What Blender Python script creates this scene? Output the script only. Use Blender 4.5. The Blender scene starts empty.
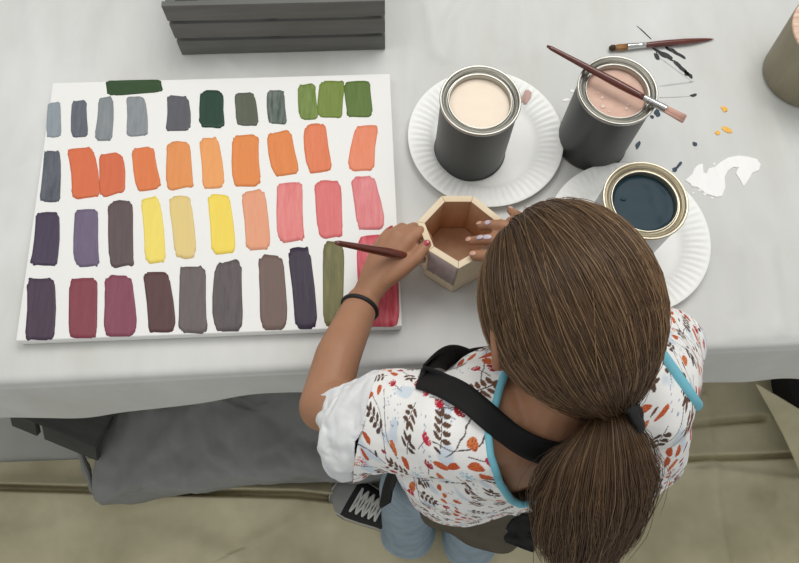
import bpy, bmesh, math, random
import numpy as np
from mathutils import Vector, Matrix, noise

random.seed(7); rng = np.random.default_rng(7)
SC = bpy.context.scene
COL = SC.collection
PI = math.pi
TT = 0.70                                   # height of the table top

# ------------------------------------------------------------------ camera
FPX, CAMP, CAMR = 699.754, Vector((0.22411, -0.45529, 1.61809)), (0.3415, -0.01656, -0.04447)
cam_d = bpy.data.cameras.new('camera'); cam = bpy.data.objects.new('camera', cam_d); COL.objects.link(cam)
cam_d.sensor_fit = 'HORIZONTAL'; cam_d.sensor_width = 36.0; cam_d.lens = 36.0 * FPX / 799.0
cam.location = CAMP; cam.rotation_euler = CAMR; cam_d.clip_start = 0.02
SC.camera = cam
RM = Matrix.Rotation(CAMR[2], 3, 'Z') @ Matrix.Rotation(CAMR[1], 3, 'Y') @ Matrix.Rotation(CAMR[0], 3, 'X')

def at(px, py, z):
    """where a spot measured on the photograph lies on the horizontal plane at height z"""
    d = RM @ Vector(((px - 399.5) / FPX, -(py - 281.5) / FPX, -1.0))
    return CAMP + d * ((z - CAMP.z) / d.z)

# ------------------------------------------------------------------ small helpers
def lin(c):
    if isinstance(c, str): c = tuple(int(c[i:i+2], 16) for i in (0, 2, 4))
    out = []
    for v in c[:3]:
        v = v / 255.0
        out.append(v / 12.92 if v <= 0.04045 else ((v + 0.055) / 1.055) ** 2.4)
    return tuple(out) + (1.0,)

def mat(name, c, rough=0.6, metal=0.0, c2=None, scale=30.0, stretch=(1, 1, 1), contrast=0.5, bump=0.0, bscale=None,
        coat=0.0, sss=0.0, spec=0.5, attr=None, detail=4.0, bstretch=None):
    m = bpy.data.materials.new(name); m.use_nodes = True
    nt = m.node_tree; N = nt.nodes; L = nt.links
    b = N['Principled BSDF']
    b.inputs['Roughness'].default_value = rough; b.inputs['Metallic'].default_value = metal
    b.inputs['Base Color'].default_value = lin(c)
    b.inputs['Specular IOR Level'].default_value = spec
    if coat: b.inputs['Coat Weight'].default_value = coat; b.inputs['Coat Roughness'].default_value = 0.15
    if sss:
        b.inputs['Subsurface Weight'].default_value = sss
        b.inputs['Subsurface Radius'].default_value = (0.010, 0.004, 0.002); b.inputs['Subsurface Scale'].default_value = 0.5
    tc = N.new('ShaderNodeTexCoord')
    def nz(sc, st, det):
        mp = N.new('ShaderNodeMapping'); mp.inputs['Scale'].default_value = st
        L.new(tc.outputs['Object'], mp.inputs['Vector'])
        n = N.new('ShaderNodeTexNoise'); n.inputs['Scale'].default_value = sc; n.inputs['Detail'].default_value = det
        n.inputs['Roughness'].default_value = 0.6
        L.new(mp.outputs['Vector'], n.inputs['Vector']); return n
    if c2 is not None:
        n = nz(scale, stretch, detail)
        r = N.new('ShaderNodeValToRGB')
        r.color_ramp.elements[0].position = 0.5 - contrast / 2; r.color_ramp.elements[0].color = lin(c)
        r.color_ramp.elements[1].position = 0.5 + contrast / 2; r.color_ramp.elements[1].color = lin(c2)
        L.new(n.outputs['Fac'], r.inputs['Fac']); L.new(r.outputs['Color'], b.inputs['Base Color'])
    if attr:
        a = N.new('ShaderNodeVertexColor'); a.layer_name = attr
        L.new(a.outputs['Color'], b.inputs['Base Color'])
    if bump:
        n = nz(bscale or scale, bstretch or stretch, 5.0)
        bp = N.new('ShaderNodeBump'); bp.inputs['Strength'].default_value = bump; bp.inputs['Distance'].default_value = 0.002
        L.new(n.outputs['Fac'], bp.inputs['Height']); L.new(bp.outputs['Normal'], b.inputs['Normal'])
    return m

def link(name, me, m=None, parent=None, smooth=True, label=None):
    o = bpy.data.objects.new(name, me); COL.objects.link(o)
    if m is not None:
        me.materials.clear(); me.materials.append(m)
    if parent is not None: o.parent = parent
    if smooth:
        me.polygons.foreach_set('use_smooth', [True] * len(me.polygons))
    if label: o['label'] = label
    return o

def pymesh(verts, faces):
    me = bpy.data.meshes.new('mesh'); me.from_pydata([tuple(v) for v in verts], [], [tuple(f) for f in faces]); me.update()
    return me

def flat_sharp(o, ang=35):
    me = o.data; bm = bmesh.new(); bm.from_mesh(me)
    for e in bm.edges:
        if len(e.link_faces) == 2 and e.calc_face_angle(0) > math.radians(ang): e.smooth = False
    bm.to_mesh(me); bm.free()

def thing(name, label, cat, loc=(0, 0, 0), rz=0.0, group=None):
    o = bpy.data.objects.new(name, None); COL.objects.link(o)
    o.empty_display_size = 0.05; o.location = loc; o.rotation_euler = (0, 0, rz)
    tag(o, label, cat, group); return o

def tag(o, label, cat, group=None, kind=None):
    if label: o['label'] = label
    if cat: o['category'] = cat
    if group: o['group'] = group
    if kind: o['kind'] = kind

class MB:
    """collects verts and faces of one mesh"""
    def __init__(self): self.v = []; self.f = []
    def add(self, vs, fs):
        n = len(self.v); self.v += [tuple(p) for p in vs]; self.f += [tuple(i + n for i in f) for f in fs]; return self
    def box(self, x0, x1, y0, y1, z0, z1, mtx=None):
        vs = [Vector(p) for p in ((x0,y0,z0),(x1,y0,z0),(x1,y1,z0),(x0,y1,z0),(x0,y0,z1),(x1,y0,z1),(x1,y1,z1),(x0,y1,z1))]
        if mtx: vs = [mtx @ p for p in vs]
        return self.add(vs, [(3,2,1,0),(4,5,6,7),(0,1,5,4),(1,2,6,5),(2,3,7,6),(3,0,4,7)])
    def lathe(self, prof, seg=64, c=(0, 0, 0), close=False, fn=None):
        n = len(prof); vs = []
        for i in range(seg):
            a = 2 * PI * i / seg
            for (r, z) in prof:
                if fn: r, z = fn(r, z, a)
                vs.append((c[0] + r * math.cos(a), c[1] + r * math.sin(a), c[2] + z))
        fs = []
        for i in range(seg):
            j = (i + 1) % seg
            for k in range(n - 1): fs.append((i*n+k, j*n+k, j*n+k+1, i*n+k+1))
            if close: fs.append((i*n+n-1, j*n+n-1, j*n, i*n))
        return self.add(vs, fs)
    def tube(self, pts, rad, seg=10, caps=True, flat=None):
        pts = [Vector(p) for p in pts]; n = len(pts)
        rs = [rad] * n if isinstance(rad, (int, float)) else list(rad)
        vs = []; fs = []; up = None
        for i, p in enumerate(pts):
            t = (pts[min(i+1, n-1)] - pts[max(i-1, 0)])
            t = t.normalized() if t.length > 1e-9 else Vector((0,0,1))
            if up is None:
                up = Vector((0,0,1)) if abs(t.z) < 0.9 else Vector((1,0,0))
            u = (up - t * up.dot(t)).normalized(); w = t.cross(u); up = u
            for k in range(seg):
                a = 2 * PI * k / seg
                vs.append(p + (u * math.sin(a) * (flat or 1.0) + w * math.cos(a)) * rs[i])
        for i in range(n - 1):
            for k in range(seg):
                j = (k + 1) % seg
                fs.append((i*seg+k, i*seg+j, (i+1)*seg+j, (i+1)*seg+k))
        if caps:
            fs.append(tuple(range(seg - 1, -1, -1))); fs.append(tuple((n-1)*seg + k for k in range(seg)))
        return self.add(vs, fs)
    def capsule(self, a, b, ra, rb, seg=20):
        a = Vector(a); b = Vector(b); d = (b - a).normalized()
        pts = []; rs = []
        for k in range(6, 0, -1):
            t = k / 6.3 * PI / 2; pts.append(a - d * ra * math.sin(t)); rs.append(ra * math.cos(t))
        for k in range(7):
            t = k / 6; pts.append(a.lerp(b, t)); rs.append(ra + (rb - ra) * t)
        for k in range(1, 7):
            t = k / 6.3 * PI / 2; pts.append(b + d * rb * math.sin(t)); rs.append(rb * math.cos(t))
        return self.tube(pts, rs, seg)
    def chain(self, pts, rs, seg=20):
        for i in range(len(pts) - 1): self.capsule(pts[i], pts[i+1], rs[i], rs[i+1], seg)
        return self
    def ellipsoid(self, c, ax, r, nu=32, nv=20):
        """ax: 3 unit vectors"""
        c = Vector(c); vs = [c + ax[2] * r[2]]; fs = []
        for i in range(1, nv):
            t = PI * i / nv
            for k in range(nu):
                a = 2 * PI * k / nu
                vs.append(c + ax[0]*r[0]*math.sin(t)*math.cos(a) + ax[1]*r[1]*math.sin(t)*math.sin(a) + ax[2]*r[2]*math.cos(t))
        vs.append(c - ax[2] * r[2])
        for k in range(nu):
            j = (k + 1) % nu
            fs.append((0, 1+k, 1+j)); fs.append((len(vs)-1, 1+(nv-2)*nu+j, 1+(nv-2)*nu+k))
        for i in range(nv - 2):
            for k in range(nu):
                j = (k + 1) % nu
                fs.append((1+i*nu+k, 1+(i+1)*nu+k, 1+(i+1)*nu+j, 1+i*nu+j))
        return self.add(vs, fs)
    def rings(self, rings, caps=True):
        """rings: list of equal-length point loops"""
        n = len(rings[0]); vs = [p for r in rings for p in r]; fs = []
        for i in range(len(rings) - 1):
            for k in range(n):
                j = (k + 1) % n; fs.append((i*n+k, i*n+j, (i+1)*n+j, (i+1)*n+k))
        if caps:
            fs.append(tuple(range(n-1, -1, -1))); fs.append(tuple((len(rings)-1)*n + k for k in range(n)))
        return self.add(vs, fs)
    def mesh(self): return pymesh(self.v, self.f)
    def build(self, name, m, parent=None, smooth=True, bevel=0.0, label=None, sharp=35, bseg=2):
        me = self.mesh()
        bm = bmesh.new(); bm.from_mesh(me)
        bmesh.ops.recalc_face_normals(bm, faces=bm.faces[:])
        if bevel:
            es = [e for e in bm.edges if len(e.link_faces) == 2 and e.calc_face_angle(0) > math.radians(30)]
            bmesh.ops.bevel(bm, geom=es, offset=bevel, segments=bseg, affect='EDGES', profile=0.6, clamp_overlap=True)
        bm.to_mesh(me); bm.free()
        o = link(name, me, m, parent, smooth, label)
        if smooth and sharp: flat_sharp(o, sharp)
        return o

def remesh(mb, voxel, smooth_it=6, factor=0.5):
    """one continuous skin around overlapping volumes -> (verts, tris) arrays"""
    me = mb.mesh(); o = bpy.data.objects.new('tmp', me); COL.objects.link(o)
    md = o.modifiers.new('r', 'REMESH'); md.mode = 'VOXEL'; md.voxel_size = voxel
    if smooth_it:
        ms = o.modifiers.new('s', 'SMOOTH'); ms.factor = factor; ms.iterations = smooth_it
    bpy.context.view_layer.update()
    dg = bpy.context.evaluated_depsgraph_get(); ev = o.evaluated_get(dg)
    out = bpy.data.meshes.new_from_object(ev)
    bpy.data.objects.remove(o); bpy.data.meshes.remove(me)
    return out

def to_arrays(me):
    me.calc_loop_triangles()
    V = np.empty(len(me.vertices) * 3); me.vertices.foreach_get('co', V); V = V.reshape(-1, 3)
    T = np.empty(len(me.loop_triangles) * 3, dtype=np.int32); me.loop_triangles.foreach_get('vertices', T)
    return V, T.reshape(-1, 3)

def clip(V, T, g):
    """keep the part of a triangle mesh where g > 0, cutting the triangles cleanly"""
    V = list(map(tuple, V)); g = list(g); out = []; cache = {}
    def cut(i, j):
        k = (min(i, j), max(i, j))
        if k not in cache:
            t = g[i] / (g[i] - g[j]); a = np.array(V[i]); b = np.array(V[j])
            cache[k] = len(V); V.append(tuple(a + (b - a) * t)); g.append(0.0)
        return cache[k]
    gs = np.array(g)[T] > 0; full = gs.all(1); none = ~gs.any(1)
    out = [tuple(t) for t in T[full]]
    for t in T[~full & ~none]:
        poly = []
        for a in range(3):
            i, j = int(t[a]), int(t[(a+1) % 3])
            if g[i] > 0: poly.append(i)
            if (g[i] > 0) != (g[j] > 0): poly.append(cut(i, j))
        for k in range(1, len(poly) - 1): out.append((poly[0], poly[k], poly[k+1]))
    V = np.array(V); out = np.array(out, dtype=np.int64)
    used = np.unique(out); mp = -np.ones(len(V), dtype=np.int64); mp[used] = np.arange(len(used))
    return V[used], mp[out]

def boundary_loops(T):
    from collections import defaultdict
    cnt = defaultdict(int)
    for t in T:
        for a in range(3): cnt[(int(t[a]), int(t[(a+1) % 3]))] += 1
    nxt = {}
    for (i, j) in cnt:
        if (j, i) not in cnt: nxt[i] = j
    loops = []; seen = set()
    for s in list(nxt):
        if s in seen: continue
        lp = []; c = s
        while c in nxt and c not in seen: seen.add(c); lp.append(c); c = nxt[c]
        loops.append(lp)
    return sorted(loops, key=len, reverse=True)

def smooth_loop(P, it=20, closed=True):
    P = np.array(P)
    for _ in range(it):
        if closed: P = 0.5*P + 0.25*(np.roll(P, 1, 0) + np.roll(P, -1, 0))
        else: P[1:-1] = 0.5*P[1:-1] + 0.25*(P[2:] + P[:-2])
    return P

def fbm(x, y, z=0.0, sc=1.0, oct=3):
    s = 0.0; a = 1.0
    for k in range(oct):
        s += a * noise.noise(Vector((x*sc, y*sc, z*sc + k*7.3))); sc *= 2; a *= 0.5
    return s

def catmull(P, n):
    P = [Vector(p) for p in P]; Q = [P[0]*2 - P[1]] + P + [P[-1]*2 - P[-2]]; out = []
    m = len(P) - 1
    for i in range(n):
        t = i / (n - 1) * m; k = min(int(t), m - 1); u = t - k
        a, b, c, d = Q[k], Q[k+1], Q[k+2], Q[k+3]
        out.append(0.5 * ((2*b) + (c - a)*u + (2*a - 5*b + 4*c - d)*u*u + (3*b - a - 3*c + d)*u**3))
    return out
#--SECTION materials
# ------------------------------------------------------------------ materials
M = {}
M['concrete'] = mat('concrete floor', (186,186,178), 0.8, c2=(168,168,160), scale=6, bump=0.2, bscale=80)
M['dropcloth'] = mat('tan canvas drop cloth', (210,201,169), 0.95, c2=(166,158,128), scale=3.5, contrast=0.35, bump=0.8, bscale=38, spec=0.1)
M['sheet'] = mat('grey white table sheet', (220,220,218), 0.55, c2=(203,203,197), scale=4.5, stretch=(1.8,0.7,1), contrast=0.4, bump=0.12, bscale=60, spec=0.3)
M['laminate'] = mat('grey table laminate', (150,150,148), 0.5)
M['leg'] = mat('dark grey table leg', (60,60,62), 0.4, metal=0.6)
M['canvas'] = mat('white primed canvas', (239,238,234), 0.8, bump=0.1, bscale=900, spec=0.2)
M['crate'] = mat('charcoal stained wood', (114,114,110), 0.6, c2=(100,100,96), scale=14, stretch=(0.5,6,6), contrast=0.4, bump=0.25, bscale=30, spec=0.3)
M['dark_wood'] = mat('blackish stained wood', (74,74,71), 0.65, c2=(62,62,60), scale=14, stretch=(0.5,6,6), contrast=0.4, spec=0.3)
M['plate'] = mat('white paper plate', (250,250,246), 0.6, spec=0.3)
M['can_dark'] = mat('dark grey can wall', (58,60,59), 0.42, c2=(50,52,51), scale=9, spec=0.5)
M['can_tin'] = mat('bare tin can wall', (186,188,188), 0.4, metal=0.7, c2=(165,168,168), scale=8)
M['rim'] = mat('bright tin rim', (176,175,168), 0.3, metal=0.9, c2=(158,156,149), scale=20)
M['rim_gold'] = mat('warm tin rim', (190,183,165), 0.3, metal=0.85, c2=(172,164,145), scale=20)
M['handle'] = mat('dark red lacquered brush handle', (112,50,36), 0.25, c2=(84,38,29), scale=20, stretch=(1,1,1), coat=0.5)
M['ferrule'] = mat('nickel ferrule', (200,200,198), 0.22, metal=0.95)
M['pine'] = mat('pale raw pine', (236,220,192), 0.65, c2=(222,200,166), scale=14, stretch=(1,1,6), bump=0.1)
M['pine_in'] = mat('reddish pine inside', (208,168,134), 0.65, c2=(190,146,110), scale=14, stretch=(5,5,1), bump=0.15)
M['mauve'] = mat('mauve grey paint', (176,158,154), 0.6, c2=(160,144,142), scale=18)
M['post'] = mat('taupe painted wood', (150,142,118), 0.5, c2=(128,120,98), scale=10, stretch=(5,5,0.6), bump=0.15)
M['skin'] = mat('skin', (172,127,98), 0.5, c2=(160,115,86), scale=25, sss=0.12, spec=0.35)
M['lip'] = mat('lip', (178,100,90), 0.45)
M['nail_red'] = mat('red nail polish', (170,40,62), 0.2, coat=0.6)
M['nail'] = mat('natural nail', (205,160,140), 0.3, coat=0.3)
M['shirt'] = mat('printed cotton', (240,238,234), 0.85, attr='print', bump=0.15, bscale=60, spec=0.2)
M['cuff'] = mat('white cotton cuff', (232,232,230), 0.85, c2=(214,216,218), scale=22, contrast=0.3, spec=0.2)
M['cyan'] = mat('sky blue binding', (120,188,204), 0.75, spec=0.2, bump=0.2, bscale=300)
M['black'] = mat('black apron cloth', (22,21,21), 0.75, bump=0.2, bscale=200, spec=0.3)
M['denim'] = mat('light blue denim', (158,174,184), 0.9, c2=(132,150,162), scale=40, bump=0.3, bscale=300, spec=0.1)
M['olive'] = mat('grey brown cotton', (98,92,80), 0.9, c2=(86,80,70), scale=20, spec=0.1)
M['shoe'] = mat('charcoal canvas shoe', (46,45,46), 0.85, bump=0.3, bscale=400, spec=0.2)
M['toe'] = mat('grey rubber toe cap', (140,140,136), 0.5)
M['sole'] = mat('off white rubber sole', (176,174,165), 0.6)
M['solegum'] = mat('black rubber foxing', (28,28,30), 0.6)
M['lace'] = mat('off white lace', (205,204,198), 0.85)
M['band'] = mat('black elastic', (18,17,17), 0.6, bump=0.3, bscale=300)
M['hair'] = mat('brown hair', (80,56,40), 0.42, attr='tone', spec=0.45)
M['bag'] = mat('grey woven cloth', (150,150,147), 0.9, c2=(134,134,131), scale=8, bump=0.25, bscale=250, spec=0.1)
M['eye'] = mat('eye white', (235,232,228), 0.2)
M['iris'] = mat('brown iris', (70,44,30), 0.2)

_pm = {}
def paint(c, c2=None, st=(9, 1.0, 1), rough=0.34, contrast=0.5, scale=22, bump=0.25):
    k = (tuple(c), tuple(c2 or ()), st)
    if k not in _pm: _pm[k] = mat('paint', c, rough, c2=c2 or tuple(max(0, v - 7) for v in c), scale=scale, stretch=st, contrast=contrast, bump=bump, bscale=30, spec=0.2)
    return _pm[k]
#--SECTION setting
# ------------------------------------------------------------------ floor, drop cloth
o = MB().box(-2.2, 2.4, -2.0, 1.8, -0.05, 0.0).build('floor', M['concrete'], smooth=False); tag(o, None, None, kind='structure')

FOLD = [([(-250,487),(0,488),(120,491),(210,493),(300,495),(380,505)], 0.030, 0.0110),
        ([(640,462),(700,459),(760,457),(900,450)], 0.012, 0.010),
        ([(560,436),(680,427),(720,422),(762,419)], 0.008, 0.014)]
FOLDW = [([at(x, y, 0.01) for x, y in l], h, w) for l, h, w in FOLD]
CREASE = [([(703,398),(707,455),(716,510),(728,575)], 0.006, 0.012), ([(705,470),(790,480),(900,476)], 0.004, 0.010),
          ([(0,540),(90,520),(150,530),(240,560)], 0.005, 0.03), ([(250,545),(300,520),(345,470)], 0.004, 0.02),
          ([(770,500),(760,540),(772,580)], 0.004, 0.015), ([(600,600),(625,540),(650,500)], 0.004, 0.02)]
CREASEW = [([at(x, y, 0.01) for x, y in l], h, w) for l, h, w in CREASE]
def seg_dist(X, Y, pts):
    D = np.full(X.shape, 9.0); S = np.zeros(X.shape)
    for a, b in zip(pts[:-1], pts[1:]):
        dx, dy = b.x - a.x, b.y - a.y; l2 = dx*dx + dy*dy
        t = np.clip(((X - a.x)*dx + (Y - a.y)*dy) / l2, 0, 1)
        ex, ey = X - a.x - t*dx, Y - a.y - t*dy
        d = np.hypot(ex, ey); s = np.sign(dx*ey - dy*ex)
        m = d < D; D = np.where(m, d, D); S = np.where(m, s, S)
    return D, S
def dropcloth():
    nx, ny = 330, 250
    xs = np.linspace(-0.95, 1.45, nx); us = np.linspace(0, 1, ny)
    X = np.repeat(xs[None], ny, 0)
    yb = np.interp(xs, [-0.95, -0.65, -0.42, 0.1, 0.7, 0.85, 1.45], [-0.272, -0.276, -0.276, -0.215, -0.165, -0.14, -0.02])
    Y = yb[None]*(1-us[:, None]) + (-0.80)*us[:, None]
    Z = np.full(X.shape, 0.006)
    for i in range(ny):
        for j in range(nx):
            Z[i, j] += 0.0055 * (fbm(X[i,j], Y[i,j], 0, 5, 4) + 0.6)
            Z[i, j] += 0.006*max(0, 1 - 3.2*abs(noise.noise(Vector((X[i,j]*4.2 + 3, Y[i,j]*4.2, 1.7)))) )*max(0, noise.noise(Vector((X[i,j]*3, Y[i,j]*3, 5.0))) + .3)
    for pts, h, w in FOLDW:
        D, S = seg_dist(X, Y, pts)
        Z += np.where(S > 0, h*1.3*np.exp(-(D/(w*2.5))**2), h*1.3*np.exp(-(D/(w*5))**2))
        Z = Z - (Z - .003)*np.exp(-(D/(w*.62))**4)
    for pts, h, w in CREASEW:
        D, S = seg_dist(X, Y, pts)
        Z += 2.6*np.where(S > 0, h*np.exp(-(D/w)**2), h*np.exp(-(D/(w*2.5))**2))
    Z = np.maximum(Z, 0.0025)
    V = np.stack([X, Y, Z], -1).reshape(-1, 3)
    F = [(i*nx+j, i*nx+j+1, (i+1)*nx+j+1, (i+1)*nx+j) for i in range(ny-1) for j in range(nx-1)]
    o = link('drop_cloth', pymesh(V, [f[::-1] for f in F]), M['dropcloth'])
    tag(o, 'tan canvas drop cloth with long dark folds spread over the floor', 'drop cloth')
    return o
drop = dropcloth()
# dark paint smudge on the drop cloth
def blob(name, pts, m, parent, zf, h=0.0006, label=None):
    """a flat dried splash with its own outline, lying on a surface z = zf(x, y)"""
    P = [Vector((p[0], p[1])) for p in pts]; n = len(P)
    c = sum(P, Vector((0, 0))) / n
    me = bpy.data.meshes.new('m'); bm = bmesh.new()
    vs = [bm.verts.new((p.x, p.y, 0)) for p in P]
    f = bm.faces.new(vs)
    r = bmesh.ops.triangulate(bm, faces=[f])
    bmesh.ops.subdivide_edges(bm, edges=bm.edges[:], cuts=2, use_grid_fill=True)
    top = bm.faces[:]
    ex = bmesh.ops.extrude_face_region(bm, geom=top)
    up = [v for v in ex['geom'] if isinstance(v, bmesh.types.BMVert)]
    upset = set(up)
    for v in bm.verts: v.co.z = zf(v.co.x, v.co.y) + (h if v in upset else 0.0001)
    bmesh.ops.recalc_face_normals(bm, faces=bm.faces[:])
    bm.to_mesh(me); bm.free()
    return link(name, me, m, parent, smooth=False, label=label)

def ragged(c, rx, ry, ang, n=22, j=0.25):
    out = []; s = random.uniform(0, 99)
    for k in range(n):
        a = 2*PI*k/n; r = 1 + j*noise.noise(Vector((math.cos(a)*1.6, math.sin(a)*1.6, s)))*2
        x, y = rx*r*math.cos(a), ry*r*math.sin(a)
        out.append((c.x + x*math.cos(ang) - y*math.sin(ang), c.y + x*math.sin(ang) + y*math.cos(ang)))
    return out
def flatz(z): return lambda x, y: z
for px, py, rx, ry in ((661,488,.010,.018), (664,492,.006,.007)):
    blob('paint_smudge', ragged(at(px, py, 0.012), rx, ry, 0.2, 24, .35), paint((74,80,80)), drop, flatz(0.0125), 0.0008, 'dark grey smudge')

# the lifted corner of the cloth under the table, at the right
A = at(755, 383, 0.30); B = at(800, 480, 0.045); Ee = at(872, 458, 0.14)
def flap():
    n = 26; vs = []; fs = []
    for i in range(n):
        u = i/(n-1)
        for j in range(n):
            v = j/(n-1)
            p = A + u*((1-v)*(B - A) + v*(Ee - A)) + Vector((0, 0, 0.008*math.sin(v*5+u*2)*u + 0.010*math.sin(PI*u)))
            vs.append(p)
    for i in range(n-1):
        for j in range(n-1): fs.append((i*n+j, i*n+j+1, (i+1)*n+j+1, (i+1)*n+j))
    me = pymesh(vs, fs); o = link('cloth_corner', me, M['dropcloth'], drop, label='corner lifted up against the table')
    md = o.modifiers.new('t', 'SOLIDIFY'); md.thickness = 0.003; md.offset = 0
flap()

# ------------------------------------------------------------------ table and its sheet
def edge_y(x): return -0.253 + (x + 0.276) * 0.0095
tbl = thing('folding_table', 'long folding table hidden under a grey-white paint-stained sheet', 'table', (0.3, 0.15, 0))
def rel(o, par):
    o.parent = par; o.matrix_parent_inverse = Matrix.Translation(par.location).inverted() if par.rotation_euler.z == 0 else (Matrix.Translation(par.location) @ Matrix.Rotation(par.rotation_euler.z, 4, 'Z')).inverted()
t_ = MB().box(-0.70, 1.32, -0.228, 0.52, TT-0.04, TT-0.004).build('tabletop', M['laminate'], bevel=0.006); rel(t_, tbl)
for x, y in ((-0.62, -0.12), (-0.62, 0.44), (1.24, -0.12), (1.24, 0.44)):
    l_ = MB().tube([(x, y, 0.001), (x, y, TT-0.041)], 0.014, 14).build('leg', M['leg']); rel(l_, tbl)

RIDGE = [([(462,0),(448,20),(445,60)], .0022, .010), ([(500,-5),(497,40)], .0016, .012), ([(512,-5),(510,60)], .0016, .010), ([(428,5),(436,55)], .0018, .010),
         ([(410,60),(407,120)], .0014, .010), ([(735,250),(737,310)], .0016, .008), ([(770,250),(779,330)], .0015, .010), ([(30,-5),(38,90)], .0014, .02),
         ([(120,0),(95,60)], .0014, .02), ([(0,180),(30,165)], .0014, .012), ([(20,215),(0,260)], .0012, .02), ([(715,0),(708,40)], .0014, .02), ([(225,58),(240,75)], .0012, .008),
         ([(770,110),(797,170)], .0010, .006), ([(740,330),(799,325)], .0010, .02), ([(560,0),(540,50)], .0014, .02)]
RIDGEW = [([at(x, y, TT) for x, y in l], h, w) for l, h, w in RIDGE]
def sheet_z(X, Y):
    Z = np.full(np.shape(X), TT)
    for pts, h, w in RIDGEW:
        D, S = seg_dist(X, Y, pts); Z = Z + 2.6*h*np.exp(-(D/w)**2)
    return Z
def sheet():
    nx, nt_, nd = 300, 150, 44
    xs = np.linspace(-0.74, 1.36, nx)
    ey = np.array([edge_y(x) for x in xs])
    hem = np.interp(xs, [-.9,-.374,-.21,-.054,.104,.3,.5,.726,.93,1.4], [.50,.505,.534,.557,.599,.585,.56,.538,.50,.47])
    rows = []
    yt = np.linspace(0, 1, nt_)
    for t in yt:
        Y = 0.56*(1-t) + (ey + 0.012)*t
        rows.append(np.stack([xs, Y, sheet_z(xs, Y)], -1))
    for k in range(1, 7):
        a = k/6*PI/2
        rows.append(np.stack([xs, ey + 0.012 - 0.012*math.sin(a), np.full(nx, TT - 0.012 + 0.012*math.cos(a))], -1))
    for k in range(1, nd):
        t = k/(nd-1)
        wob = np.array([fbm(x, 0.3, 0, 5, 2) for x in xs])*0.006 + 0.002*np.sin(xs*31) + 0.002*np.sin(xs*13+1)
        rows.append(np.stack([xs, ey - 0.002 + (wob - 0.012)*t**0.8, (TT-0.012)*(1-t) + hem*t + np.array([0.002*math.sin(x*60) for x in xs])*t], -1))
    V = np.concatenate(rows); nr = len(rows)
    F = [(i*nx+j, (i+1)*nx+j, (i+1)*nx+j+1, i*nx+j+1) for i in range(nr-1) for j in range(nx-1)]
    o = link('table_sheet', pymesh(V, F), M['sheet'])
    md = o.modifiers.new('t', 'SOLIDIFY'); md.thickness = 0.0014; md.offset = -1
    tag(o, 'grey-white cloth sheet with paint spots draped over the long table', 'tablecloth')
    return o
sheet_o = sheet()
def sz(x, y): return float(sheet_z(np.array([x]), np.array([y]))[0]) + 0.0001
def pxs(l): return [tuple(at(x, y, TT))[:2] for x, y in l]
Q = lambda l, ox, oy, s: [(ox + x/s, oy + y/s) for x, y in l]
spill = Q([(178,412),(215,380),(226,352),(246,332),(268,328),(272,372),(288,378),(298,352),(330,344),(362,318),(398,296),(450,286),(500,292),(545,304),(564,330),(556,360),(522,374),(502,410),(478,444),(462,412),(438,376),(452,346),(424,344),(396,364),(380,396),(383,450),(366,494),(338,497),(288,482),(262,462),(240,446),(214,444),(204,428)], 650, 100, 5.117)
blob('paint_spill', pxs(spill), paint((252,251,248), None, rough=.3), sheet_o, sz, 0.0012, 'white paint spill')
blob('paint_spill', pxs(Q([(205,530),(222,524),(238,548),(236,570),(208,572)], 650, 100, 5.117)), paint((250,249,246)), sheet_o, sz, 0.0008, 'white paint spill')
for px, py, rx, ry in ((700,190,.003,.002),(705,194,.0035,.002),(696,186,.002,.0025),(712,198,.002,.0016),(693,193,.0016,.0016),(714,164,.0018,.0018),(572,91,.004,.002),(566,100,.005,.0025),(575,95,.002,.002)):
    blob('paint_fleck', ragged(at(px, py, TT), rx, ry, random.uniform(-.5,.5), 14), paint((250,249,246)), sheet_o, sz, 0.0006, 'white fleck')
for px, py, rx, ry, a in ((724,109,.0042,.0052,.3),(726,130,.0085,.0042,-.45),(717.5,133,.0042,.0032,.3)):
    blob('paint_drop', ragged(at(px, py, TT), rx, ry, a, 18), paint((244,176,60), (250,205,110)), sheet_o, sz, 0.0012, 'orange-yellow drop')
for px, py, rx, ry, a in ((657,113,.0045,.0075,-.2),(638,145,.003,.0065,-.5),(694.5,144,.0034,.0034,0),(674.5,170,.0038,.0036,0),(679,165,.0075,.0022,.85),(652,117,.003,.003,0)):
    blob('paint_drop', ragged(at(px, py, TT), rx, ry, a, 16), paint((52,66,82), (66,80,94)), sheet_o, sz, 0.0009, 'dark blue drop')
for (x0,y0),(x1,y1),w in (((655,50),(675,61),.0048),((672,60),(688,74),.0034),((684,71),(692,78),.0042),((665,47),(683,57),.0034),((656,52),(658,61),.003),((690,96),(698,94.5),.002),((637,26),(652,40),.0009)):
    a = at(x0, y0, TT); b = at(x1, y1, TT); c = (a+b)/2; d = b - a
    blob('paint_streak', ragged(c, d.length/2, w, math.atan2(d.y, d.x), 22, .4), paint((48,48,50), (70,70,70)), sheet_o, sz, 0.0006, 'black streak')
for (x0,y0),(x1,y1),w in (((660,86),(691,82),.0014),((662,97.5),(690,96.5),.0007),((660,58),(690,80),.0012)):
    a = at(x0, y0, TT); b = at(x1, y1, TT); c = (a+b)/2; d = b - a
    blob('paint_streak', ragged(c, d.length/2, w, math.atan2(d.y, d.x), 22, .4), paint((186,186,184), (200,200,197)), sheet_o, sz, 0.0004, 'faint grey streak')
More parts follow.
